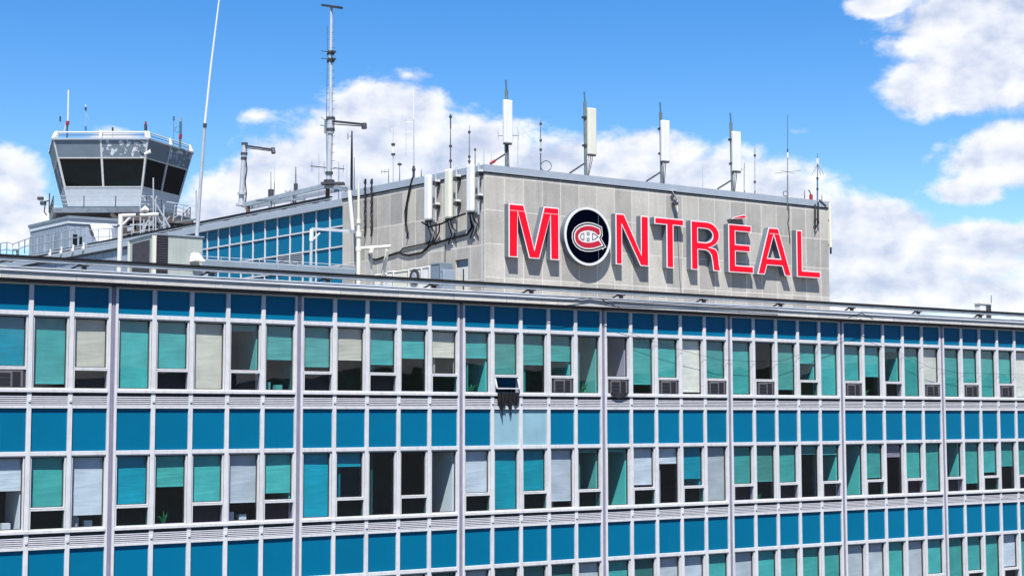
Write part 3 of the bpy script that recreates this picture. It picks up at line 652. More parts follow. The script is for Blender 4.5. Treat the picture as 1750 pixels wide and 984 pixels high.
# ------------------------------------------------------------------ antennas on the stone block
def Yp(x, y, back): return onY(x, y, YB+back)
def sector(xp, yt, yb, x0, x1, py0, py1, label, mt, brace, lean=0):
    P = lambda x, y, o=0: Yp(x, y, .55+o)
    base = P(xp, yb); base.z = 10.8
    t = thing('panel_antenna', base, label, 'antenna', 'panel antennas along the front roof edge')
    top = P(xp-lean, yt+2)
    b = MB(); b.tube([base, top], .075, 10); b.build('mount_pole', M_['greysteel'], t, smooth=True)
    b = MB(); b.tube([top, P(xp-lean-1, yt-15)], .04, 6); b.build('rod', M_['bluerod'], t)
    a = P(x0, py0, -.2); c = P(x1, py1, -.2)
    b = MB(); b.box((a.x, YB+.30, c.z), (c.x, YB+.50, a.z)); b.build('panel', M_[mt], t, bevel=.045)
    b = MB(); b.box((a.x+.03, YB+.32, c.z-.05), (c.x-.03, YB+.48, c.z-.001)); b.build('end_cap', M_['acgrey'], t)
    for f in (.2, .8):
        z = c.z+(a.z-c.z)*f; b = MB(); xx = base.x+(top.x-base.x)*f
        b.bar((xx, YB+.55, z), ((a.x+c.x)/2, YB+.50, z), .08, .10); b.box((xx-.12, YB+.44, z-.05), (xx+.12, YB+.66, z+.05)); b.build('bracket', M_['darksteel'], t)
    if brace:
        if brace[3]:
            q = P(brace[0], brace[1]); q.y += .2; b = MB(); b.tube([q, q.lerp(P(xp, brace[2]), .3)], .07, 6); b.build('red_foot', M_['redp'], t)
        b = MB(); q = P(brace[0], brace[1]); q.y += .2; q.z = max(q.z, 11.15); b.bar(P(xp, brace[2]), q, .07, .07); b.build('brace', M_['darksteel'], t)
    for j in range(3):
        b = MB(); xx = a.x+.08+j*.09
        b.tube([(xx, YB+.4, c.z), (xx+.02*j, YB+.45, c.z-.25), (base.x+.1+.04*j, YB+.6, 11.25), (base.x+.12, YB+.7, 10.85)], .018, 5); b.build('feed_cable', M_['cable'] if j else M_['lightsteel'], t)
sector(865.5, 152, 283, 861.5, 875.5, 170, 246, 'white panel antenna nearest the building corner, its foot brace red at the end', 'radome', (842, 279, 262, 1))
sector(1001, 172, 298, 1005, 1019, 184, 265.5, 'cream panel antenna on a grey pole above the letter N', 'cream', (978, 295, 278, 0), 1.5)
sector(1131, 190, 312, 1131, 1144.5, 205, 277, 'white panel antenna on a grey pole above the letters R and T', 'radome', (1109, 309, 293, 0), 2)
sector(1252, 208, 325, 1252.5, 1266.5, 224, 294, 'white panel antenna on a grey pole above the accented letter E', 'radome', (1231, 322, 307, 0), 3)

def whip(x, yt, yb, back, label, segs=None, mt='darksteel', group='thin whip antennas on the stone block roof', xt=None, extra=None, rb=.03, rt_=.012, name='whip_antenna'):
    """thin rod antenna, base on the roof; segs = [(y0,y1,r,mat)] thicker lengths; extra(t,P) adds parts"""
    xt = x if xt is None else xt
    P = lambda yy: Yp(x+(xt-x)*(yb-yy)/max(yb-yt, 1), yy, back)
    base = Yp(x, yb, back); zb = 10.85; base.z = zb
    t = thing(name, base, label, 'antenna', group)
    b = MB(); b.tube([base, P((yt*.35+yb*.65)), P(yt)], [rb, rb*.8, rt_], 6); b.build('rod', M_[mt], t)
    for y0, y1, r, mm in segs or []:
        b = MB(); b.tube([P(y1), P(y0)], r, 8); b.build('sleeve', M_[mm], t)
    if extra: extra(t, P, back)
    return t
def dipoles(ys, dx, r=.012):
    def f(t, P, back):
        for y in ys:
            b = MB(); p = P(y); q = p+RT*(dx*.026); b.tube([p, q], r, 5); b.tube([q+ZA*.2, q-ZA*.2], r, 5); b.build('dipole', M_['lightsteel'], t)
    return f
def discs(ys, r=.06):
    def f(t, P, back):
        for y in ys:
            b = MB(); p = P(y); b.tube([p-ZA*.05, p+ZA*.05], r, 8); b.build('collar', M_['darksteel'], t)
    return f
def radials(y, ln=.9, drop=0.0, n=4, a0=.3):
    def f(t, P, back):
        p = P(y)
        for i in range(n):
            a = a0+2*math.pi*i/n; b = MB(); b.tube([p, p+Vector((math.cos(a)*ln, math.sin(a)*ln, -drop))], .01, 4); b.build('radial', M_['darksteel'], t)
    return f
def yagi(y, dx0, dx1, n=4, h=.22):
    def f(t, P, back):
        p = P(y); a, c = p+RT*dx0, p+RT*dx1; b = MB(); b.tube([a, c], .016, 5)
        for i in range(n):
            q = a.lerp(c, i/(n-1)); b.tube([q-ZA*h, q+ZA*h], .01, 4)
        b.build('boom', M_['darksteel'], t)
    return f
def loop_(y, r, dx, mt='cable'):
    def f(t, P, back):
        p = P(y)+RT*dx; b = MB(); b.tube([p+RT*(r*math.cos(a*.5236))+ZA*(r*math.sin(a*.5236)) for a in range(13)], .018, 5); b.build('cable_loop', M_[mt], t)
    return f
def both(*fs_):
    def f(t, P, back):
        for g_ in fs_: g_(t, P, back)
    return f
whip(924, 205, 290, 1.2, 'thin collared whip antenna between the first two front panel antennas', [(237, 262, .035, 'lightsteel')], extra=both(discs((212, 240, 256)), loop_(284, .25, .25)))
whip(1290, 248, 328, 1.0, 'whip antenna with a blunt head just right of the last front panel antenna', [(249, 264, .04, 'lightsteel'), (266, 326, .03, 'lightsteel')], extra=discs((266, 311)))
whip(1272, 278, 328, 1.5, 'short mast with a dish shaped lamp head beside the last front panel antenna', [(288, 326, .035, 'lightsteel')], extra=lambda t, P, b_: MB().tube([P(290)-RT*.25-ZA*.08, P(290)-RT*.25+ZA*.02], [.05, .16], 10).build('lamp_head', M_['darksteel'], t) and None)
whip(1201, 280, 322, 6, 'faint thin whip antenna midway between the last two front panel antennas', mt='lightsteel')
whip(1346, 197, 352, -.12, 'tall thin mast with horizontal radials fixed to the wall above the letter A', [(255, 262, .035, 'darksteel'), (261, 270, .05, 'radome'), (299, 350, .03, 'greysteel')], extra=both(radials(294, .75), loop_(331, .13, -.1)), rb=.022)
whip(1397, 263, 338, .3, 'whip antenna with drooping radials near the right roof corner', [(271, 280, .055, 'radome'), (303, 345, .04, 'bluerod')], extra=both(radials(281, .35, .55), discs((305, 323))), rb=.03)
whip(1375, 325, 342, .8, 'tiny thin whip antenna left of the red lamp near the right corner')
whip(1404.5, 332, 346, .8, 'tiny thin whip antenna at the right roof corner')
# side parapet and roof
def SP(x, y, off): return onS(x, y, off)
def swhip(x, yt, yb, off, label, **k):
    g_ = k.pop('extra', None); segs = k.pop('segs', []); mt = k.pop('mt', 'darksteel'); rb = k.pop('rb', .03); xt = k.pop('xt', x)
    P = lambda yy: SP(x+(xt-x)*(yb-yy)/max(yb-yt, 1), yy, off)
    base = SP(x, yb, off); base.z = 10.85
    t = thing('whip_antenna', base, label, 'antenna', 'thin whip antennas on the stone block roof')
    b = MB(); b.tube([base, P(yt*.35+yb*.65), P(yt)], [rb, rb*.8, .012], 6); b.build('rod', M_[mt], t)
    for y0, y1, r, mm in segs:
        b = MB(); b.tube([P(y1), P(y0)], r, 8); b.build('sleeve', M_[mm], t)
    if g_: g_(t, P, 0)
swhip(707, 153, 303, -.15, 'tall white whip antenna with side dipoles at the left side parapet', segs=[(153, 205, .025, 'radome'), (284, 303, .06, 'darksteel')], mt='lightsteel', extra=both(dipoles((209, 226, 243, 259), -14), discs((290,), .09)), rb=.04)
swhip(770, 195, 288, -.15, 'dark whip antenna rising behind the middle white wall antenna', segs=[(195, 220, .03, 'darksteel')], extra=discs((250, 275, 200), .07))
swhip(672, 215, 312, -1.5, 'whip antenna with two dark collars, second tall one from the mast', mt='lightsteel', segs=[(249, 262, .06, 'radome')], extra=both(discs((247, 264), .1), dipoles((221,), -5)))
swhip(683, 278, 308, -1.8, 'short antenna with a bent head just right of the collared whip', mt='greysteel', extra=discs((281,), .1))
swhip(664, 288, 312, -1.6, 'short post with a small sideways yagi left of the collared whip', mt='greysteel', extra=yagi(293.5, -.35, 0, 3, .12))
swhip(802, 215, 282, -.15, 'thin whip antenna with three dark collars above the rightmost wall antenna', mt='greysteel', extra=discs((226, 268, 276), .06))
swhip(812, 252, 280, -1.5, 'short whip with a round tip close to the building corner', mt='greysteel', extra=discs((256,), .05))
swhip(827, 252, 280, -2.5, 'very short pale whip standing right behind the building corner', mt='lightsteel')
swhip(840, 262, 280, -3.5, 'tiny stub antenna just right of the building corner', mt='lightsteel')
swhip(720, 290, 306, -1.0, 'tiny dark stub antenna behind the side parapet', mt='darksteel')
whip(885, 215, 288, 7, 'yagi antenna on a thin mast right of the first front panel antenna', mt='lightsteel', extra=yagi(232, -1.0, .05, 4, .25), name='whip_antenna')
# red obstruction lamp
p = Yp(1386, 336, .3)
t = thing('obstruction_lamp', p, 'small red lamp on the parapet near the right roof corner', 'lamp')
b = MB(); b.tube([Vector((p.x, p.y, 11.2)), p+ZA*.1], .09, 10); b.build('lens', M_['redp'], t)
b = MB(); b.tube([p+ZA*.1, p-RT*.08+ZA*.3, p-RT*.14+ZA*.32], .03, 6); b.build('bent_arm', M_['darksteel'], t)
# right corner white pole and dark brackets
t = thing('corner_antenna', Yp(1415, 430, -.1), 'slim cream antenna fixed upright at the right corner of the stone wall', 'antenna')
a = onY(1415.5, 347, YB-.1); c = onY(1415.5, 422, YB-.1); a.x += .12; c.x = a.x
b = MB(); b.tube([c, a], .085, 12); b.build('radome', M_['cream'], t, smooth=True)
b = MB(); b.tube([c-ZA*.02, c-ZA*.35], .05, 8); b.build('connector', M_['cable'], t)
for zz in (10.2, 8.9):
    b = MB(); b.box((XE-.02, YB-.14, zz), (a.x+.03, YB+.02, zz+.08)); b.build('bracket', M_['darksteel'], t)
t = thing('wall_bracket', onY(1397, 385, YB), 'dark bracket arms with dangling cables on the wall above the letter L', 'bracket')
for x, y0, y1 in ((1393, 349, 392), (1398, 345, 384)):
    b = MB(); b.bar(onY(x, y0, YB-.1), onY(x, y1, YB-.1), .07, .07); b.build('arm', M_['darksteel'], t)
b = MB(); b.tube([onY(*q, YB-.16) for q in ((1391, 378), (1395, 374), (1400, 380), (1395, 386), (1393, 392))], .03, 5); b.build('dangling_cable', M_['cable'], t)
b = MB(); b.tube([onY(1400, 341, YB-.1), onY(1412, 352, YB-.1)], .03, 5); b.build('strut', M_['darksteel'], t)
cable([onY(x, y, YB-.02) for x, y in ((1348, 352), (1348, 372), (1346.5, 380), (1349, 400), (1350, 416))], .025, 'dark cable running down the wall between the letters A and L')
cable([onY(x, y, YB-.02) for x, y in ((1156, 369), (1158, 395), (1160, 440), (1162, 478), (1164, 499))], .02, 'thin grey cable running down the wall behind the letter T', mt='greysteel')
t = thing('wall_lamp', onY(1155, 347, YB), 'small dark floodlight on a white bracket above the letter T', 'lamp')
b = MB(); b.bar(onY(1147, 325, YB-.2), onY(1156, 325, YB-.0), .08, .05); b.tube([onY(1149, 326, YB-.2), onY(1157, 342, YB-.03), onY(1158, 370, YB-.03)], .03, 6); b.build('bracket', M_['white'], t)
b = MB(); b.box((onY(1151, 350, YB-.2).x, YB-.3, onY(1151, 350, YB-.2).z), (onY(1157, 345, YB-.2).x, YB-.05, onY(1151, 345, YB-.2).z)); b.build('lamp_housing', M_['darksteel'], t)

# ------------------------------------------------------------------ side wall: sector antennas and cables
def wallant(s, z0, z1, mt, label, wd=.44, off=.30):
    t = thing('wall_antenna', S(s, 0, z0), label, 'antenna', 'panel antennas on the side wall')
    b = MB(); b.box((s-wd/2, off, z0), (s+wd/2, off+.24, z1), fs); b.build('panel', M_[mt], t, bevel=.09)
    b = MB(); b.tube([S(s-.30, off-.08, z0-.1), S(s-.30, off-.08, z1+.05)], .045, 8); b.build('mount_pole', M_['lightsteel'], t, smooth=True)
    for f in (.3, .8):
        z = z0+(z1-z0)*f; b = MB(); b.bar(S(s-.30, 0, z), S(s-.30, off, z), .14, .18); b.bar(S(s-.30, off-.05, z), S(s, off, z), .08, .08); b.build('bracket', M_['darksteel'], t); b = MB(); b.box((s-.48, off-.2, z+.08), (s-.34, off-.02, z+.18), fs); b.build('bracket_cap', M_['white'], t)
    b = MB(); b.box((s-wd/2+.05, off+.03, z0-.07), (s+wd/2-.05, off+.2, z0-.001), fs); b.build('end_cap', M_['cable'], t)
    for j in range(3):
        b = MB(); b.tube([S(s-.1+.1*j, off+.1, z0-.05), S(s-.12+.1*j, off+.05, z0-.3), S(s-.05+.12*j, .1, z0-.5-.1*j), S(s+.1+.2*j, .05, z0-.85-.08*j), S(s-.1+.3*j, .05, z0-1.1)], .028, 5); b.build('feed_cable', M_['cable'] if j != 1 else M_['lightsteel'], t)
def wpos(x, y, off): v = onS(x, y, off); return (v-C0).dot(US), v.z
for (x, y0, y1, mt, lb) in ((731.5, 299, 377, 'radome', 'white wall antenna farthest from the building corner'), (766.5, 289, 374, 'cream', 'cream wall antenna in the middle of the three on the side wall'), (804, 281, 363, 'radome', 'white wall antenna nearest the building corner')):
    s, z1 = wpos(x, y0, .44); s_, z0 = wpos(x, y1, .44); wallant(s, z0, z1, mt, lb)
cable([S(*q) for q in ((8.9, .05, 7.95), (8.7, .05, 7.7), (8.3, .05, 7.62), (6.4, .05, 7.83), (6.1, .05, 7.7), (5.6, .05, 7.62), (4.6, .05, 7.66), (3.9, .05, 7.98), (2.6, .05, 8.1), (1.2, .05, 8.2), (.85, .06, 8.5), (.8, .2, 9.1))], .05, 'thick black cable running along the side wall below its antennas')
cable([S(*q) for q in ((6.35, .05, 7.83), (6.1, .05, 7.98), (4.5, .05, 8.05), (3.6, .05, 8.12), (3.2, .1, 8.5), (2.9, .3, 8.85))], .035, 'thinner black cable above the thick one on the side wall')
cable([S(*q) for q in ((4.0, .5, 9.0), (3.6, .35, 8.75), (2.7, .35, 8.8), (1.9, .3, 9.0), (1.0, .3, 9.1))], .045, 'black cable slung between the hanging antennas of the side wall')
t = thing('cable_bundle', S(5.3, 0, 11.2), 'loop of black cables hanging down the side wall left of its antennas', 'cable')
for j in range(2):
    pts = [onS(x, y, .08) for x, y in (((706, 303), (701, 320), (696, 345), (694, 380), (697, 398), (695, 408)) if j == 0 else ((705, 303), (699, 325), (692, 362), (693, 385), (697, 396), (698, 400)))]
    b = MB(); b.tube(pts, .035, 5); b.build('cable_strand', M_['cable'], t)
for x, lab in ((624, 'dark cable strand left of two hanging down the side wall near the white post'), (635, 'dark cable strand right of two hanging down the side wall near the white post')):
    t = thing('hanging_cable', onS(x, 340, .1), lab, 'cable')
    b = MB(); b.tube([onS(x+dx, y, .12) for dx, y in ((-1, 308), (1, 306), (0, 322), (1, 345), (-1, 365), (1, 385), (-1, 404))], .04, 5); b.build('strand', M_['cable'], t)
    b = MB()
    for y in range(312, 400, 11): p = onS(x, y, .1); b.tube([p-ZA*.07, p+ZA*.07], .07, 6)
    b.build('clamp', M_['darksteel'], t)
# conduits on the side wall
cable([S(.15, .03, 4.2), S(.15, .03, 10.8)], .03, 'thin pale conduit running down the side wall beside the corner', mt='lightsteel', name='conduit', cat='conduit')
cable([S(2.85, .03, 4.2), S(2.85, .03, 7.9)], .02, 'thin dark conduit dropping to the roof left of the white door', mt='darksteel', name='conduit', cat='conduit')

# ------------------------------------------------------------------ roof plant in front of the side wall
def sbox(x0, x1, y0, off, dep, zb=4.12):
    v0 = onS(x0, y0, off); v1 = onS(x1, y0, off); sa, sb = (v0-C0).dot(US), (v1-C0).dot(US)
    return sb, sa, off-dep, off, zb, v1.z
def condenser(x0, x1, y0, label, fan, mt='white', name='condenser_unit', cat='condenser unit', grp='roof machines by the side wall'):
    a, b_, o0, o1_, z0, z1 = sbox(x0, x1, y0, 1.2, .7)
    t = thing(name, S((a+b_)/2, (o0+o1_)/2, z0), label, cat, grp)
    b = MB(); b.box((a, o0, z0), (b_, o1_, z1), fs); b.build('housing', M_[mt], t, bevel=.02)
    if fan:
        c = S((a+b_)/2-.0, o1_+.01, z1-.42); b = MB(); b.tube([c, c+NS*.05], .36, 20); b.build('fan_grille', M_['darksteel'], t)
        b = MB(); b.tube([c+NS*.05, c+NS*.07], [.2, .16], 16); b.build('fan_hub', M_['metal'], t)
    b = MB(); b.box((a+.05, o1_, z1-.12), (b_-.05, o1_+.006, z1-.08), fs); b.box((a+.03, o1_, z1-.75), (a+.06, o1_+.006, z1-.1), fs); b.build('seam_line', M_['acgrey'], t)
condenser(640, 661, 466, 'low white box at the left end of the roof machines', False)
condenser(661, 672, 462, 'narrow white condenser beside the low white box', False)
condenser(673, 698, 460, 'cream condenser unit in the middle of the roof machines', False, 'cream')
condenser(699, 720, 456, 'white condenser unit with a round fan grille', True)
condenser(721, 734, 454, 'tall plain white cabinet right of the round fan', False)
condenser(735.5, 752, 448, 'grey metal duct box right of the white cabinets', False, 'towergrey')
condenser(752.5, 757, 460, 'small grey switch box left of the white door', False, 'bluegrey')

def post(name, label, cat, segs, mt='white', joints=()):
    base = Vector(segs[0][0][0]); t = thing(name, base, label, cat)
    for i, (pts, r, nm) in enumerate(segs):
        b = MB(); b.tube(pts, r, 10); b.build(nm, M_[mt], t, smooth=True)
    for p, r in joints:
        b = MB(); b.tube([Vector(p)-ZA*.1, Vector(p)+ZA*.1], r, 10); b.build('collar', M_[mt], t)
    return t
d = 66
def A(x, y, dd=d): return at(x, y, dd)
def foot(p, z=4.12): q = Vector(p); q.z = z; return q
P_ = A(613, 470)
post('antenna_post', 'white steel post with sideways arms rising in front of the side wall', 'post',
     [([foot(P_), A(613, 400)], .1, 'post'), ([A(613, 400), A(613, 372), A(613, 320), A(614, 305)], [.075, .06, .05, .02], 'upper_tube'), ([A(613, 425), A(668, 421)], .075, 'arm'), ([A(636, 423), A(635, 432)], .12, 'clamp')],
     'cream', ((A(613, 401), .13), (A(613, 378), .09), (A(613, 425), .13)))
t = thing('support_frame', foot(A(655, 470)), 'white leaning strut and clamp plate holding the arm by the side wall', 'strut')
b = MB(); b.bar(foot(A(640, 480, 67), 4.12), A(662, 428, 66.3), .12, .1); b.build('strut', M_['cream'], t)
b = MB(); b.box((A(662, 430, 66.3).x, A(662, 430, 66.3).y, A(662, 430).z), (A(668, 430).x, A(662, 430, 66.3).y+.15, A(662, 417).z)); b.build('clamp_plate', M_['cream'], t)
b = MB(); b.bar(foot(A(634, 480, 66.6), 4.12), A(635, 428, 66.2), .08, .08); b.build('leg', M_['lightsteel'], t)
t = thing('tube_frame', foot(A(530, 450, 72)), 'thin steel post with a horizontal arm in front of the blue panels', 'post')
b = MB(); b.tube([foot(A(531, 450, 72)), A(532, 412, 72)], .075, 10); b.build('post', M_['lightsteel'], t, smooth=True)
b = MB(); b.tube([A(532, 412, 72), A(533, 391, 72)], .1, 10); b.build('sleeve', M_['radome'], t, smooth=True)
b = MB(); b.bar(A(533, 391, 72), A(597, 395, 72), .1, .12); b.build('arm', M_['lightsteel'], t)
b = MB(); b.bar(A(535, 409, 72), A(547, 398, 72), .06, .06); b.build('brace', M_['white'], t)
t = thing('slanted_tube', foot(A(602, 393, 74)), 'white slanted tube fixed at the joint of blue panels and stone wall', 'tube')
b = MB(); b.tube([A(603, 393, 74), A(597, 325, 74)], .1, 10); b.build('tube', M_['radome'], t, smooth=True)
b = MB(); b.tube([A(603, 393, 74), A(603, 399, 74)], .12, 10); b.tube([A(597, 325, 74), A(592, 318, 74)], .1, 8); b.build('end_cap', M_['metal'], t)
b = MB(); b.bar(A(603, 388, 74), A(607, 388, 78), .06, .06); b.bar(A(598, 335, 74), A(603, 335, 78), .06, .06); b.build('wall_bracket', M_['darksteel'], t)

# white goalpost frame left
t = thing('goalpost_frame', foot(A(205, 445, 58)), 'white pipe frame standing on the roof left of the grey box', 'post')
b = MB(); b.tube([foot(A(203.5, 446, 58)), A(206.5, 366, 58)], .09, 12); b.build('post', M_['white'], t, smooth=True)
b = MB(); b.tube([A(207, 368.5, 58), A(271, 366.5, 58)], .065, 10); b.build('arm', M_['white'], t, smooth=True)
b = MB(); b.tube([A(207, 387, 58), A(224, 370, 58)], .045, 8); b.build('brace', M_['white'], t)
b = MB(); b.tube([A(205, 386, 58)-ZA*.03, A(205, 386, 58)+ZA*.03], .11, 10); b.tube([A(236, 366, 58)-ZA*.07, A(236, 366, 58)+ZA*.07], .1, 8); b.build('clamp', M_['darksteel'], t)
t = thing('floodlight', A(248, 358, 58.1), 'round cream floodlight on the arm of the white pipe frame', 'lamp')
b = MB(); b.tube([A(242, 360, 58), A(248, 357, 58), A(254, 360, 58)], [.06, .13, .05], 10); b.build('head', M_['cream'], t, smooth=True)
b = MB(); b.tube([A(248, 360, 58), A(248, 367, 58)], .03, 6); b.build('stem', M_['darksteel'], t)

# grey rooftop machine box
YM = D+7
a = onY(263, 403, YM); c = onY(347, 405, YM); zt = onY(300, 403, YM).z
t = thing('roof_unit', (a.x, YM, 4.12), 'large grey green machine cabinet with dark louvres on the front roof', 'machine')
b = MB(); b.box((a.x, YM, 4.12), (c.x, YM+2.3, zt)); b.build('cabinet', M_['blind2'] if False else mat('grey_green_paint', (.40, .45, .42), .5, 0, .08, 2, streak=.15), t, bevel=.02)
l0 = onY(267, 410, YM).x; l1 = onY(287, 410, YM).x
b = MB(); b.box((l0, YM-.02, 4.2), (l1, YM-.002, zt-.07)); b.build('dark_louvre', M_['acgrey'], t)
b = MB()
for j in range(24): b.box((l0+.02, YM-.035, 4.3+j*.085), (l1-.02, YM-.021, 4.34+j*.085))
b.build('louvre_slat', M_['dark'], t)
b = MB(); b.box((a.x-.02, YM+.35, 4.3), (a.x-.003, YM+1.9, zt-.15)); b.build('side_louvre', M_['acgrey'], t)
b = MB(); b.box((a.x-.03, YM-.02, 4.12), (a.x+.10, YM+.1, zt+.03)); b.build('corner_post', M_['cream'], t)
b = MB(); b.box((a.x-.03, YM+2.2, 4.12), (a.x+.02, YM+2.32, zt)); b.build('corner_post', M_['cream'], t)
b = MB(); b.box((a.x-.04, YM-.04, zt), (c.x+.03, YM+2.33, zt+.04)); b.build('lid', M_['metal'], t)
h0, h1 = onY(330, 431, YM-.3), onY(346, 447, YM-.3)
b = MB(); b.hexa([(h0.x, YM-.55, h1.z), (h1.x, YM-.55, h1.z), (h1.x, YM, h1.z), (h0.x, YM, h1.z), (h0.x+.05, YM-.2, h0.z), (h1.x-.1, YM-.2, h0.z), (h1.x-.1, YM, h0.z), (h0.x+.05, YM, h0.z)]); b.build('hood', M_['radome'], t)
b = MB(); b.hexa([(c.x+.002, YM+.1, 4.12), (c.x+.75, YM+.1, 4.12), (c.x+.75, YM+2, 4.12), (c.x+.002, YM+2, 4.12), (c.x+.002, YM+.1, zt-1.0), (c.x+.05, YM+.1, zt-1.0), (c.x+.05, YM+2, zt-1.0), (c.x+.002, YM+2, zt-1.0)]); b.build('sloping_duct', M_['metal'], t)
# flag-like tall whip
t = thing('tall_whip_antenna', foot(A(336, 404, 55)), 'very tall slender white whip antenna leaning right beside the grey cabinet', 'antenna')
pb = A(336.5, 404, 55)
b = MB(); b.tube([foot(pb), pb, A(342, 325, 55), A(350, 215, 55)], [.075, .07, .06, .05], 10); b.build('lower_tube', M_['lightsteel'], t, smooth=True)
b = MB(); b.tube([A(350, 215, 55), A(360, 118, 55), A(374, 5, 55), A(385, -70, 55)], [.045, .04, .03, .015], 8); b.build('upper_rod', M_['radome'], t, smooth=True)
b = MB(); b.tube([A(350, 218, 55), A(350.4, 211, 55)], .065, 10); b.build('joint', M_['darksteel'], t)
t = thing('rusty_valve', A(233, 428, 57), 'rusty pipe fitting on the roof left of the grey cabinet', 'pipe fitting')
pv = A(232, 430, 57)
b = MB(); b.tube([foot(pv), pv, A(233, 421, 57)], [.08, .06, .05], 8); b.build('riser', M_['lightsteel'], t)
b = MB(); b.tube([A(228, 424, 57), A(238, 423, 57)], .07, 8); b.tube([A(233, 420, 57), A(233, 428, 57)], .11, 8); b.build('valve_body', M_['rust'], t)
# low railing on the front roof before the blue panels
def railing(name, label, pts, h, posts, mt='metal', infill=False, r=.022, rails=(1.0, .5), close=False, grp=None):
    pts = [Vector(p) for p in pts]; t = thing(name, pts[0], label, 'railing', grp)
    for f in rails:
        b = MB(); b.tube([p+ZA*h*f for p in pts], r, 6); b.build('rail', M_[mt], t)
    tot = sum((pts[i+1]-pts[i]).length for i in range(len(pts)-1))
    for j in range(posts):
        s = tot*j/(posts-1); k = 0
        while k < len(pts)-2 and s > (pts[k+1]-pts[k]).length: s -= (pts[k+1]-pts[k]).length; k += 1
        u = (pts[k+1]-pts[k]); p = pts[k]+u.normalized()*min(s, u.length)
        b = MB(); b.tube([p, p+ZA*h], r*1.25, 6); b.build('post', M_[mt], t)
    if infill:
        b = MB()
        for i in range(len(pts)-1):
            u = pts[i+1]-pts[i]; n = max(1, int(u.length/.9))
            for j in range(n):
                p, q = pts[i]+u*(j/n), pts[i]+u*((j+1)/n)
                b.tube([p+ZA*h*.1, q+ZA*h*.1], r*.6, 4); b.tube([p+ZA*h*.1, q+ZA*h], r*.5, 4)
        b.build('infill', M_[mt], t)
    return t
railing('parapet_railing', 'low galvanised railing on the roof before the blue panels', [foot(A(345, 452, 66), A(345, 450, 66).z), foot(A(607, 466, 66), A(607, 466, 66).z)], .3, 9, r=.014)
b = MB(); b.bar(A(345, 449, 66.3), A(607, 464, 66.3), .03, .34); tag(b.build('low_screen', M_['towergrey']), 'low weathered metal screen on the roof before the blue panels', 'screen')

# ------------------------------------------------------------------ steel frame and masts on the wing roof
def wz(x, y, off=-.9): return onS(x, y, off)
t = thing('steel_frame', wz(420, 360), 'long galvanised steel beam frame on the wing roof carrying both masts', 'steel frame')
for (p, q, w_) in (((415, 351), (556, 318), .3), ((440, 343), (520, 341), .12), ((556, 318), (592, 322), .22), ((575, 318), (600, 326), .12)):
    b = MB(); b.bar(wz(*p), wz(*q), .16, w_*.8); b.build('beam', M_['metal'], t)
for x, y in ((424, 352), (462, 342), (500, 335), (560, 322), (590, 322)):
    b = MB(); p = wz(x, y); b.bar(p, Vector((p.x, p.y, 10.9)), .16, .16); b.build('leg', M_['rust'] if x in (424, 560) else M_['metal'], t)
b = MB(); p = wz(415, 352); p2 = wz(592, 322, -1.9); b.bar(wz(420, 356, -2.4), wz(590, 322, -2.4), .14, .2); b.build('rear_beam', M_['metal'], t)
b = MB(); p = wz(569, 314); b.box((-.6, -.3, -.05), (.6, .3, .05), (p, RT, FH, ZA)); b.build('platform', M_['darksteel'], t)
# mast 1
t = thing('gibbet_mast', wz(412, 350), 'shorter steel mast with an arm pointing right at the wing roof end', 'mast')
m1 = lambda x, y: wz(x, y, -.9)
b = MB(); b.tube([m1(412.5, 352), m1(413, 330), m1(417, 268)], [.17, .15, .14], 12); b.build('tube', M_['lightsteel'], t, smooth=True)
b = MB(); b.tube([m1(417, 268), m1(418, 247)], .16, 12); b.build('upper_tube', M_['lightsteel'], t, smooth=True)
b = MB(); b.tube([m1(418, 249), m1(468, 256)], .055, 8); b.tube([m1(418, 252.5), m1(462, 258)], .03, 6); b.build('arm', M_['darksteel'], t)
b = MB(); b.tube([m1(466, 253), m1(467.5, 262)], .12, 8); b.build('pulley', M_['darksteel'], t)
for y, r in ((246, .18), (263, .19), (271, .17), (331, .25), (350, .3)):
    b = MB(); p = m1(412.5+(352-y)*.052, y); b.tube([p-ZA*.06, p+ZA*.06], r, 12); b.build('flange', M_['darksteel'] if y < 300 else M_['lightsteel'], t)
b = MB(); b.tube([m1(420, 270), m1(422, 290), m1(419, 310), m1(421, 330), m1(419, 350)], .035, 5); b.build('cable', M_['cable'], t)
# mast 2
t = thing('tall_mast', wz(563, 315), 'tallest steel mast with step rungs, side arm and a dark plate on top', 'mast')
m2 = lambda x, y: wz(x, y, -.9)
b = MB(); b.tube([m2(562, 312), m2(562.5, 290), m2(564.5, 225)], [.16, .15, .14], 12); b.build('lower_tube', M_['lightsteel'], t, smooth=True)
b = MB(); b.tube([m2(564.5, 228), m2(565.5, 204)], .2, 12); b.build('sleeve', M_['lightsteel'], t, smooth=True)
b = MB(); b.tube([m2(565.5, 205), m2(565.5, 100), m2(566.5, 13)], [.105, .095, .075], 10); b.build('upper_tube', M_['lightsteel'], t, smooth=True)
b = MB(); b.bar(m2(552.5, 9.5), m2(582.5, 13.8), .25, .12); b.build('top_plate', M_['darksteel'], t)
b = MB(); b.tube([m2(566, 207), m2(624, 213)], .06, 8); b.tube([m2(566, 212), m2(620, 216)], .03, 6); b.build('arm', M_['darksteel'], t)
b = MB(); b.tube([m2(622, 211), m2(622.5, 220)], .14, 8); b.build('pulley', M_['darksteel'], t)
for y in list(range(55, 200, 13))+list(range(218, 300, 14)):
    b = MB(); b.tube([m2(559.5, y), m2(572, y+.8)], .012, 4); b.build('rung', M_['bluerod'] if y < 200 else M_['darksteel'], t)
b = MB(); b.tube([m2(559.5, 45), m2(559, 120), m2(558, 200), m2(558.5, 300)], .02, 5); b.build('safety_line', M_['bluerod'], t)
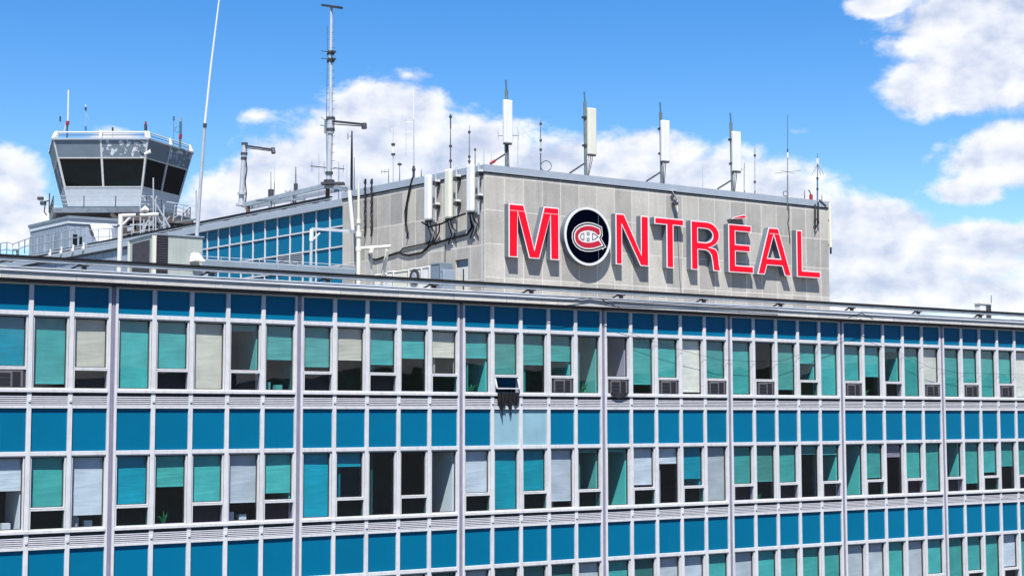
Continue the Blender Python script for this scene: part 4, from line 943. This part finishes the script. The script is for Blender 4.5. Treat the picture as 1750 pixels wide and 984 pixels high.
for y in (88.5, 101):
    b = MB(); b.tube([m2(549, y-1), m2(562, y+.6)], .02, 5); b.tube([m2(560, y+4), m2(573, y)], .06, 6); b.tube([m2(563, y+1), m2(569, y+2)], .13, 8); b.build('clamp_arm', M_['darksteel'], t)
for y, r in ((203, .24), (222, .22), (296, .2), (310, .28)):
    b = MB(); p = m2(565 if y < 250 else 562.5, y); b.tube([p-ZA*.07, p+ZA*.07], r, 12); b.build('flange', M_['darksteel'], t)
b = MB(); b.tube([m2(558, 208), m2(549, 200.5)], .02, 4); b.tube([m2(558, 216), m2(548, 214)], .025, 4); b.box((-.12, -.1, -.35), (.06, .1, .35), (m2(558.5, 216), RT, FH, ZA)); b.build('junction_box', M_['greysteel'], t)
# neighbours of the mast on the wing roof
def pole(name, x, yt, yb, off, r, mt, label, cat='antenna', extra=None, xt=None, grp='antennas on the wing roof'):
    P = lambda y: wz(x+((xt or x)-x)*(yb-y)/(yb-yt), y, off)
    t = thing(name, P(yb), label, cat, grp); b = MB(); p0 = P(yb); p0.z = min(p0.z, 10.95); b.tube([p0, P(yb*.6+yt*.4), P(yt)], [r, r*.9, r*.5], 7); b.build('rod', M_[mt], t)
    if extra: extra(t, P, 0)
pole('whip_antenna', 601, 224, 312, -.3, .07, 'cable', 'thick black pole with a small side dipole right of the tallest mast', extra=lambda t, P, b_: MB().tube([P(233), P(233)-RT*.2, P(228)-RT*.2, P(238)-RT*.2], .02, 5).build('side_dipole', M_['darksteel'], t) and None, xt=601.5)
pole('whip_antenna', 605.5, 269, 320, -.3, .03, 'greysteel', 'grey green whip just right of the thick black pole')
pole('whip_antenna', 593, 280, 318, -.6, .02, 'lightsteel', 'short pale whip left of the thick black pole')
pole('whip_antenna', 505.5, 285, 330, -1.2, .05, 'greysteel', 'dark blunt whip on a clamp in the middle of the steel frame', extra=lambda t, P, b_: MB().tube([P(328), P(314)], .11, 8).build('clamp', M_['darksteel'], t) and None)
pole('whip_antenna', 469, 283, 345, -1.6, .025, 'lightsteel', 'thin pale whip, taller of the pair right of the shorter mast')
pole('whip_antenna', 463, 294, 345, -1.2, .03, 'greysteel', 'dark short whip, lower of the pair right of the shorter mast', extra=lambda t, P, b_: MB().tube([P(337), P(324)], .16, 8).build('clamp', M_['darksteel'], t) and None)
pole('yagi_antenna', 545, 262, 318, -1.4, .012, 'greysteel', 'small yagi antenna with upright elements left of the tallest mast', extra=lambda t, P, b_: MB().tube([wz(531, 284, -1.4), wz(561, 287, -1.4)], .025, 5).tube([wz(533, 275, -1.4), wz(533, 293, -1.4)], .012, 4).tube([wz(554, 276, -1.4), wz(554, 296, -1.4)], .012, 4).build('boom', M_['darksteel'], t) and None)
pole('yagi_antenna', 579, 276, 318, -1.4, .02, 'greysteel', 'small yagi antenna close on the right of the tallest mast', extra=lambda t, P, b_: MB().tube([wz(570, 287, -1.4), wz(588, 289, -1.4)], .025, 5).tube([wz(587, 282, -1.4), wz(587, 295, -1.4)], .012, 4).build('boom', M_['darksteel'], t) and None)
t = thing('beacon_lamp', wz(492, 326), 'small round white lamp on the steel frame', 'lamp'); b = MB(); p = wz(492, 325, -1.2); b.tube([p-ZA*.12, p, p+ZA*.12], [.13, .16, .06], 12); b.build('globe', M_['radome'], t, smooth=True); b = MB(); b.tube([p-ZA*.4, p-ZA*.12], .05, 6); b.build('stem', M_['darksteel'], t)

# ------------------------------------------------------------------ control tower
TK = 1.15
DT = 110*TK
ptop = at(172, 239, DT); ZTP = ptop.z; TC = ptop + FH*5.8*TK; TC.z = 0
def zat(y, dd): return at(172, y, dd).z
zw1, zw0, zb0 = zat(270, 110.3*TK), zat(320, 110.8*TK), zat(353, 111.2*TK)
TW = thing('control_tower', Vector((TC.x, TC.y, 10.9)), 'airport control tower cab with slanted dark windows and peeling grey panels', 'control tower')
def hexp(sc, z, ex=0):
    a, m_, h = 3.31*sc*TK+ex*.6, 5.25*sc*TK+ex, 5.8*sc*TK+ex
    return [TC+RT*x+FH*y+ZA*z for x, y in ((-a, -h), (a, -h), (m_, 0), (a, h), (-a, h), (-m_, 0))]
def scz(z): return 1-.235*(ZTP-z)/(ZTP-zb0)
def band(z0, z1, ex=0, name='b', m=None, faces=range(6)):
    A_, B__ = hexp(scz(z0), z0, ex), hexp(scz(z1), z1, ex); b = MB()
    for i in faces:
        j = (i+1) % 6; n_ = ((A_[j]-A_[i]).cross(ZA)).normalized()*.12
        b.hexa([A_[i], A_[j], A_[j]-n_, A_[i]-n_, B__[i], B__[j], B__[j]-n_, B__[i]-n_])
    return b.build(name, m, TW)
# peeling paint material
pm = mat('peeling_grey_panel', (.20, .26, .32), .55, 0, .06, 1)
tt = pm.node_tree; bs = tt.nodes['Principled BSDF']; lk = bs.inputs['Base Color'].links[0].from_socket
c_ = tt.nodes.new('ShaderNodeTexCoord'); n_ = tt.nodes.new('ShaderNodeTexNoise'); n_.inputs['Scale'].default_value = 2.6; n_.inputs['Detail'].default_value = 6; n_.inputs['Roughness'].default_value = .55
tt.links.new(c_.outputs['Object'], n_.inputs[0]); r_ = tt.nodes.new('ShaderNodeMapRange'); r_.inputs[1].default_value = .56; r_.inputs[2].default_value = .57; tt.links.new(n_.outputs[0], r_.inputs[0])
mx = tt.nodes.new('ShaderNodeMix'); mx.data_type = 'RGBA'; tt.links.new(r_.outputs[0], mx.inputs[0]); tt.links.new(lk, mx.inputs[6]); mx.inputs[7].default_value = (.50, .53, .55, 1); tt.links.new(mx.outputs[2], bs.inputs['Base Color'])
def face_strip(i, f0, f1, z0, z1, ex, name, m, th=.06, parent=None):
    A_, B__ = hexp(scz(z0), z0, ex), hexp(scz(z1), z1, ex); j = (i+1) % 6
    n_ = ((A_[j]-A_[i]).cross(ZA)).normalized()*th
    a, b2, c, d2 = A_[i].lerp(A_[j], f0), A_[i].lerp(A_[j], f1), B__[i].lerp(B__[j], f1), B__[i].lerp(B__[j], f0)
    q = MB(); q.hexa([a, b2, b2-n_, a-n_, d2, c, c-n_, d2-n_]); return q.build(name, m, parent or TW)
band(zb0, zw0, 0, 'lower_cladding', M_['towerwhite'])
for i in range(6):
    for h in (0, 1):
        f0, f1 = (0, .5) if h == 0 else (.5, 1)
        peel = (i, h) in ((0, 1), (1, 1), (5, 0)) or i in (2, 3)
        face_strip(i, f0, f1, zw1, ZTP, 0, 'upper_panel', pm if peel else M_['towergrey'], .12)
        face_strip(i, f0+.008, f1-.008, zw0+.02, zw1-.02, -.10, 'window', M_['towerglass'], .05)
    for f in (0, .5, 1):
        wd = .012 if f == .5 else .02
        face_strip(i, max(0, f-wd), min(1, f+wd), zw0, zw1, .02, 'window_post', M_['white'], .16)
    face_strip(i, .49, .51, zw1, ZTP, .015, 'panel_joint', M_['white'], .03); face_strip(i, 0, .015, zb0, ZTP, .03, 'corner_trim', M_['white'], .06); face_strip(i, .985, 1, zb0, ZTP, .03, 'corner_trim', M_['white'], .06)
band(zw1-.05, zw1+.04, .025, 'window_head', M_['white']); band(zw0-.05, zw0+.05, .025, 'window_sill', M_['white'])
b = MB(); A_, B__ = hexp(1, ZTP, .1), hexp(1, ZTP+.14, .1); n0 = 0; b.v = A_+B__; b.f = [(5,4,3,2,1,0), (6,7,8,9,10,11)]+[(i, (i+1) % 6, 6+(i+1) % 6, 6+i) for i in range(6)]; b.build('roof_slab', M_['coping'], TW)
b = MB(); A_, B__ = hexp(scz(zb0)*.97, zb0-.35), hexp(scz(zb0), zb0+.02); b.v = A_+B__; b.f = [(5,4,3,2,1,0), (6,7,8,9,10,11)]+[(i, (i+1) % 6, 6+(i+1) % 6, 6+i) for i in range(6)]; b.build('cab_floor', M_['towergrey'], TW)
# roof rail
b = MB(); rr = hexp(.96, ZTP+.66)
b.tube(rr+[rr[0]], .06, 6); b.build('roof_rail', M_['white'], TW)
b = MB(); rr2 = hexp(.965, ZTP+.42); b.tube(rr2+[rr2[0]], .03, 5); b.build('roof_wire', M_['darksteel'], TW)
A_ = hexp(1.0, ZTP+.1)
for i in range(6):
    for f in (0.02, .5, .98):
        p = A_[i].lerp(A_[(i+1) % 6], f); q = rr[i].lerp(rr[(i+1) % 6], f); b = MB(); b.bar(p, q+(q-p)*.05, .16, .26); b.build('rail_post', M_['white'], TW)
# deck
zd = zat(355, 109.7*TK)
b = MB(); A_, B__ = hexp(.97, zd-.38), hexp(.99, zd); b.v = A_+B__; b.f = [(5,4,3,2,1,0), (6,7,8,9,10,11)]+[(i, (i+1) % 6, 6+(i+1) % 6, 6+i) for i in range(6)]; b.build('deck', M_['metal'], TW)
b = MB(); A_, B__ = hexp(.72, zd-1.3), hexp(.93, zd-.381); b.v = A_+B__; b.f = [(5,4,3,2,1,0), (6,7,8,9,10,11)]+[(i, (i+1) % 6, 6+(i+1) % 6, 6+i) for i in range(6)]; b.build('deck_beam', M_['darksteel'], TW)
rr = hexp(.98, zd)
for h in (.95, .62, .3):
    b = MB(); q = [p+ZA*h for p in rr]; b.tube(q+[q[0]], .03, 5); b.build('deck_rail', M_['metal'], TW)
for i in range(6):
    for f in (0, .33, .67):
        p = rr[i].lerp(rr[(i+1) % 6], f); b = MB(); b.tube([p, p+ZA*.97], .04, 5); b.build('deck_post', M_['darksteel'], TW)
b = MB(); A_, B__ = hexp(.55, 10.9), hexp(.55, zd-.76); b.v = A_+B__; b.f = [(5,4,3,2,1,0), (6,7,8,9,10,11)]+[(i, (i+1) % 6, 6+(i+1) % 6, 6+i) for i in range(6)]; b.build('shaft', M_['soffit'], TW)
# camera like gear left of the deck
p = at(78, 345, 128); t = thing('tower_floodlight', p, 'cluster of dark floodlights on the left corner of the tower deck', 'lamp')
b = MB(); b.box((-.4, -.2, -.25), (.0, .2, .05), (p, RT, FH, ZA)); b.box((-.65, -.15, .15), (-.2, .15, .4), (p, RT, FH, ZA)); b.build('lamp_head', M_['darksteel'], t)
b = MB(); b.tube([p+RT*.3-ZA*.9, p+RT*.3+ZA*.7], .05, 6); b.tube([p-RT*.3, p+RT*.35+ZA*.1], .05, 6); b.tube([p-RT*.05-ZA*.3, p-RT*.1-ZA*.8, p+RT*.1-ZA*1.1], .05, 5); b.build('arm', M_['darksteel'], t)
p = at(249.5, 262, 125.6); t = thing('spotlight', p, 'white twin spotlight at the front right corner of the tower cab', 'lamp')
b = MB(); b.tube([p-RT*.1-ZA*.1, p+RT*.3+ZA*.1, p+RT*.35+ZA*.35], [.12, .16, .05], 8); b.build('lamp_head', M_['white'], t)
b = MB(); b.tube([p-RT*.45+ZA*.15, p-RT*.35-ZA*.1, p], .08, 6); b.build('arm', M_['darksteel'], t)
# tower antennas
def ta(x, yt, yb, d_, label, parts, nm='tower_antenna'):
    d_ *= TK; t = thing(nm, at(x, yb, d_), label, 'antenna', 'antennas on the control tower roof')
    for (dx0, y0, dx1, y1, r, mt, n) in parts:
        b = MB(); b.tube([at(x+dx0, y0, d_), at(x+dx1, y1, d_)], r, 7); b.build(n, M_[mt], t)
ta(115, 155, 226, 112, 'tall white rod antenna with a red base at the left of the tower roof', [(2, 154, 1, 208, .07, 'radome', 'rod'), (1, 207, 0, 214, .14, 'redp', 'base_lamp'), (0, 213, -.5, 238, .06, 'darksteel', 'stem'), (-6, 226, -1, 209, .05, 'white', 'strut')])
ta(103, 200, 238, 114, 'short dark tipped rod at the far left of the tower roof', [(0, 199, 0, 208, .07, 'darksteel', 'tip'), (0, 208, 0, 240, .015, 'lightsteel', 'rod')])
ta(146.5, 178, 238, 117, 'dark tipped thin antenna with fine guys above the tower roof', [(0, 179, 0, 183, .05, 'radome', 'cap'), (0, 183, 0, 189, .09, 'darksteel', 'tip'), (0, 189, 0, 240, .018, 'lightsteel', 'rod'), (0, 190, 6, 207, .01, 'lightsteel', 'guy'), (0, 216, 0, 223, .08, 'bluerod', 'lower_sleeve')])
ta(192.5, 218, 238, 114, 'small dark stub on the tower roof centre', [(0, 218, 0, 224, .08, 'darksteel', 'tip'), (0, 224, 0, 240, .03, 'lightsteel', 'stem')])
ta(249, 208, 238, 110.4, 'dark and red beacon post at the front corner of the tower roof', [(0, 208, 0, 213, .08, 'redp', 'cap'), (0, 213, 0, 225, .12, 'darksteel', 'body'), (0, 225, 0, 240, .05, 'greysteel', 'stem')], 'tower_beacon')
ta(297, 199, 238, 114, 'thin blue tipped antenna with a fine guy at the right of the tower roof', [(0, 199, 0, 206, .08, 'bluerod', 'tip'), (0, 206, -1, 250, .018, 'bluerod', 'rod'), (0, 206, -4, 220, .012, 'lightsteel', 'guy')])
ta(308.5, 201, 250, 113.5, 'thick blue grey pole with a cable ring at the right corner of the tower roof', [(0, 202, 0, 208, .1, 'metal', 'cap'), (0, 208, 0, 230, .11, 'bluerod', 'pole'), (0, 230, -.5, 237, .14, 'redp', 'lamp'), (-.5, 237, -1, 252, .1, 'greysteel', 'foot')])
pr = at(303.5, 221.5, 130.5); b = MB(); b.tube([pr+RT*(.24*math.cos(a*.5236))+ZA*(.24*math.sin(a*.5236)) for a in range(13)], .03, 5); tag(b.build('cable_ring', M_['bluerod']), 'blue cable coiled in a ring beside the right tower roof pole', 'cable')
# base building below the tower
zc = at(118, 369, 118).z
k0 = onZ(118, 369, zc); kl = onZ(52, 384.5, zc); kr = onZ(205, 374.5, zc); k3 = kl+(kr-k0)
kr2 = k0+(kr-k0)*1.03; k3 = kl+(kr2-k0)
TB = thing('tower_base_building', Vector((k0.x, k0.y, 10.9)), 'blue grey metal clad building below the control tower', 'building')
def quad(pts, z0, z1, ex=0):
    c = sum(pts, Vector((0,0,0)))/4; q = [p+(p-c).normalized()*ex for p in pts]
    b = MB(); b.hexa([Vector((p.x, p.y, z0)) for p in q]+[Vector((p.x, p.y, z1)) for p in q]); return b
Q = [k0, kr2, k3, kl]
quad(Q, 4.12, zc-.55).build('wall', M_['bluegrey'], TB)
quad(Q, zc-.55, zc-.2, .12).build('roof_band', M_['towerwhite'], TB); quad(Q, zc-.2, zc, .25).build('roof', M_['towergrey'], TB)
def onwall(pa, pb, f0, f1, z0, z1, th, name, m):
    u = pb-pa; n_ = u.cross(ZA).normalized(); n_.z = 0
    if n_.dot(FH) > 0: n_ = -n_
    a, c = pa+u*f0, pa+u*f1; b = MB()
    g0 = lambda p, z, o: Vector((p.x+n_.x*o, p.y+n_.y*o, z))
    b.hexa([g0(a, z0, .0), g0(c, z0, .0), g0(c, z0, th), g0(a, z0, th), g0(a, z1, .0), g0(c, z1, .0), g0(c, z1, th), g0(a, z1, th)]); b.build(name, m, TB)
for i in range(1, 12): onwall(kl, k0, i/12-.004, i/12+.004, 8, zc-.56, .04, 'wall_seam', M_['towergrey'])
for i in range(0, 9): onwall(k0, kr2, i/9+.002, i/9+.01, 8, zc-.56, .04, 'wall_seam', M_['towergrey'])
zdoor = at(95, 407, 121).z
onwall(kl, k0, .60, .72, 9, zdoor, .05, 'door', M_['towergrey'])
zw = at(140, 403, 119).z
onwall(k0, kr2, .08, .17, zw-.9, zw, .05, 'window', M_['towerglass']); onwall(k0, kr2, .2, .25, zw-.9, zw-.1, .05, 'window', M_['towerglass'])
# cowl
p = at(163, 403, 112); t = thing('air_intake', p, 'white curved air intake hood in front of the tower base', 'vent')
b = MB(); pr_ = [(0, 0), (-.25, .75), (1.0, .8), (1.25, .55), (1.35, -.25), (1.2, -.7), (.4, -.7), (.15, -.3)]
b.prism([(x, z) for x, z in pr_], -.6, .6, (p, RT, ZA, FH)); b.build('hood', M_['radome'], t, bevel=.05)
b = MB(); b.prism([(-.04, .02), (-.29, .72), (-.26, .74), (.0, .05)], -.62, .62, (p, RT, ZA, FH)); b.prism([(-.3, .72), (-.28, .3), (-.1, -.1), (.1, -.3), (.05, .1)], -.5, .5, (p-FH*.15, RT, ZA, FH)); b.build('opening', M_['darksteel'], t)
b = MB(); b.tube([p+RT*.8-ZA*.6, Vector((p.x+RT.x*.8, p.y+RT.y*.8, 10.9))], .3, 10); b.build('duct', M_['towerwhite'], t)
# walkway railing along the wing roof in front of the tower
pa, pb = onS(50, 437, -.2), onS(148, 420.5, -.2); pc_ = onS(262, 401, -.2)
railing('walkway_railing', 'long galvanised walkway railing on the wing roof below the tower', [pa, pb], (onS(148, 388, -.2)-onS(148, 420.5, -.2)).length, 8, r=.03, rails=(1, .55, .1))
p0 = at(148, 420, 109); p1 = at(205, 416, 111)
railing('platform_railing', 'galvanised railing on the platform behind the white air intake', [p0, p1, at(262, 404, 113)], 1.1, 7, r=.028, rails=(1, .5))
railing('end_railing', 'blue grey railing far left where the wing roof ends', [at(-10, 442, 128), at(12, 438, 128), at(22, 441, 128), at(52, 430, 128)], 1.15, 7, 'bluerod', r=.03, rails=(1, .5))
b = MB(); u = (pb-pa).normalized(); b.bar(onS(20, 444, -.2), onS(262, 402.5, -.2), .5, .12); bb = b.build('walkway', M_['metal']); tag(bb, 'narrow metal walkway on the wing roof edge below the tower', 'walkway')
b = MB()
t = thing('pipe_supports', onS(100, 434, -.1), 'row of short white pipe ends under the walkway', 'pipes')
for x, y in ((86, 431), (105, 427), (125, 423.5), (143, 420)):
    p = onS(x, y+5, .1); b = MB(); b.tube([p, p+NS*.12-ZA*.02], .14, 8); b.tube([p, p+ZA*.4], .06, 6); b.build('pipe_end', M_['white'], t)
# white globe camera
p = at(27, 425, 115); t = thing('dome_camera', p, 'small white dome camera on a post left of the tower base', 'camera')
b = MB(); b.tube([p-ZA*.16, p-ZA*.02, p+ZA*.16, p+ZA*.26], [.12, .24, .2, .05], 12); b.build('dome', M_['radome'], t, smooth=True)
b = MB(); b.tube([p+RT*.1-ZA*1.3, p+RT*.1-ZA*.1], .07, 6); b.build('stem', M_['greysteel'], t)
# stairs right of the tower
t = thing('tower_stairs', at(250, 400, 104), 'steel lattice stairs with pipes at the right foot of the control tower', 'stairs')
TSd = 117
for (x0, y0, x1, y1, w_) in ((243, 335, 282, 395, .12), (258, 335, 292, 392, .12), (246, 395, 268, 335, .06), (262, 398, 290, 370, .06), (244, 368, 284, 372, .07), (250, 384, 290, 388, .06)):
    b = MB(); b.bar(at(x0, y0, TSd), at(x1, y1, TSd+1), w_, w_); b.build('stringer' if w_ > .1 else 'brace', M_['lightsteel'], t)
for i in range(9):
    f = i/8; b = MB(); b.bar(at(243+39*f, 336+58*f, TSd), at(258+34*f, 336+55*f, TSd+1.3), .25, .04); b.build('tread', M_['metal'], t)
for x, y0, y1 in ((262, 304, 400), (246, 375, 402), (255, 375, 402), (280, 350, 395), (266, 340, 396)):
    b = MB(); b.tube([at(x, y0, TSd-.5), at(x, y1, TSd-.5)], .05, 6); b.build('pipe', M_['lightsteel'], t)
for (x0, y0, x1, y1) in ((238, 402, 262, 362), (262, 362, 292, 402), (270, 402, 282, 372), (228, 398, 228, 372), (222, 384, 262, 384), (240, 352, 240, 400)):
    b = MB(); b.bar(at(x0, y0, TSd+2), at(x1, y1, TSd+2), .08, .08); b.build('brace', M_['lightsteel'], t)
t = thing('lattice_platform', at(225, 400, 125), 'dark steel beams and platform under the right side of the tower deck', 'steel frame')
for (x0, y0, x1, y1, w_) in ((208, 372, 330, 380, .35), (208, 396, 300, 392, .2), (214, 372, 214, 410, .3), (236, 366, 236, 405, .25), (300, 372, 300, 392, .2), (190, 366, 210, 382, .3), (286, 364, 310, 384, .18)):
    b = MB(); b.bar(at(x0, y0, 124), at(x1, y1, 124), w_, w_); b.build('beam', M_['soffit'], t)
for (x0, y0, x1, y1) in ((256, 384, 262, 380), (276, 386, 284, 384), (218, 392, 228, 391)):
    b = MB(); b.bar(at(x0, y0, 122), at(x1, y1, 122), .25, .3); b.build('floor_grating', M_['metal'], t)
t = thing('roof_ladder_frame', at(320, 395, 121), 'steel railing cage and gear right of the tower deck above the wing rail', 'railing')
for (x0, y0, x1, y1, w_) in ((284, 345, 334, 352, .06), (298, 352, 334, 354, .05), (296, 378, 300, 350, .06), (310, 380, 314, 352, .06), (334, 378, 334, 348, .08), (298, 372, 322, 356, .05), (318, 362, 326, 374, .1), (300, 380, 340, 374, .12), (335, 325, 336, 378, .09)):
    b = MB(); b.bar(at(x0, y0, 121), at(x1, y1, 121), w_, w_); b.build('rail', M_['lightsteel'] if w_ < .1 else M_['greysteel'], t)
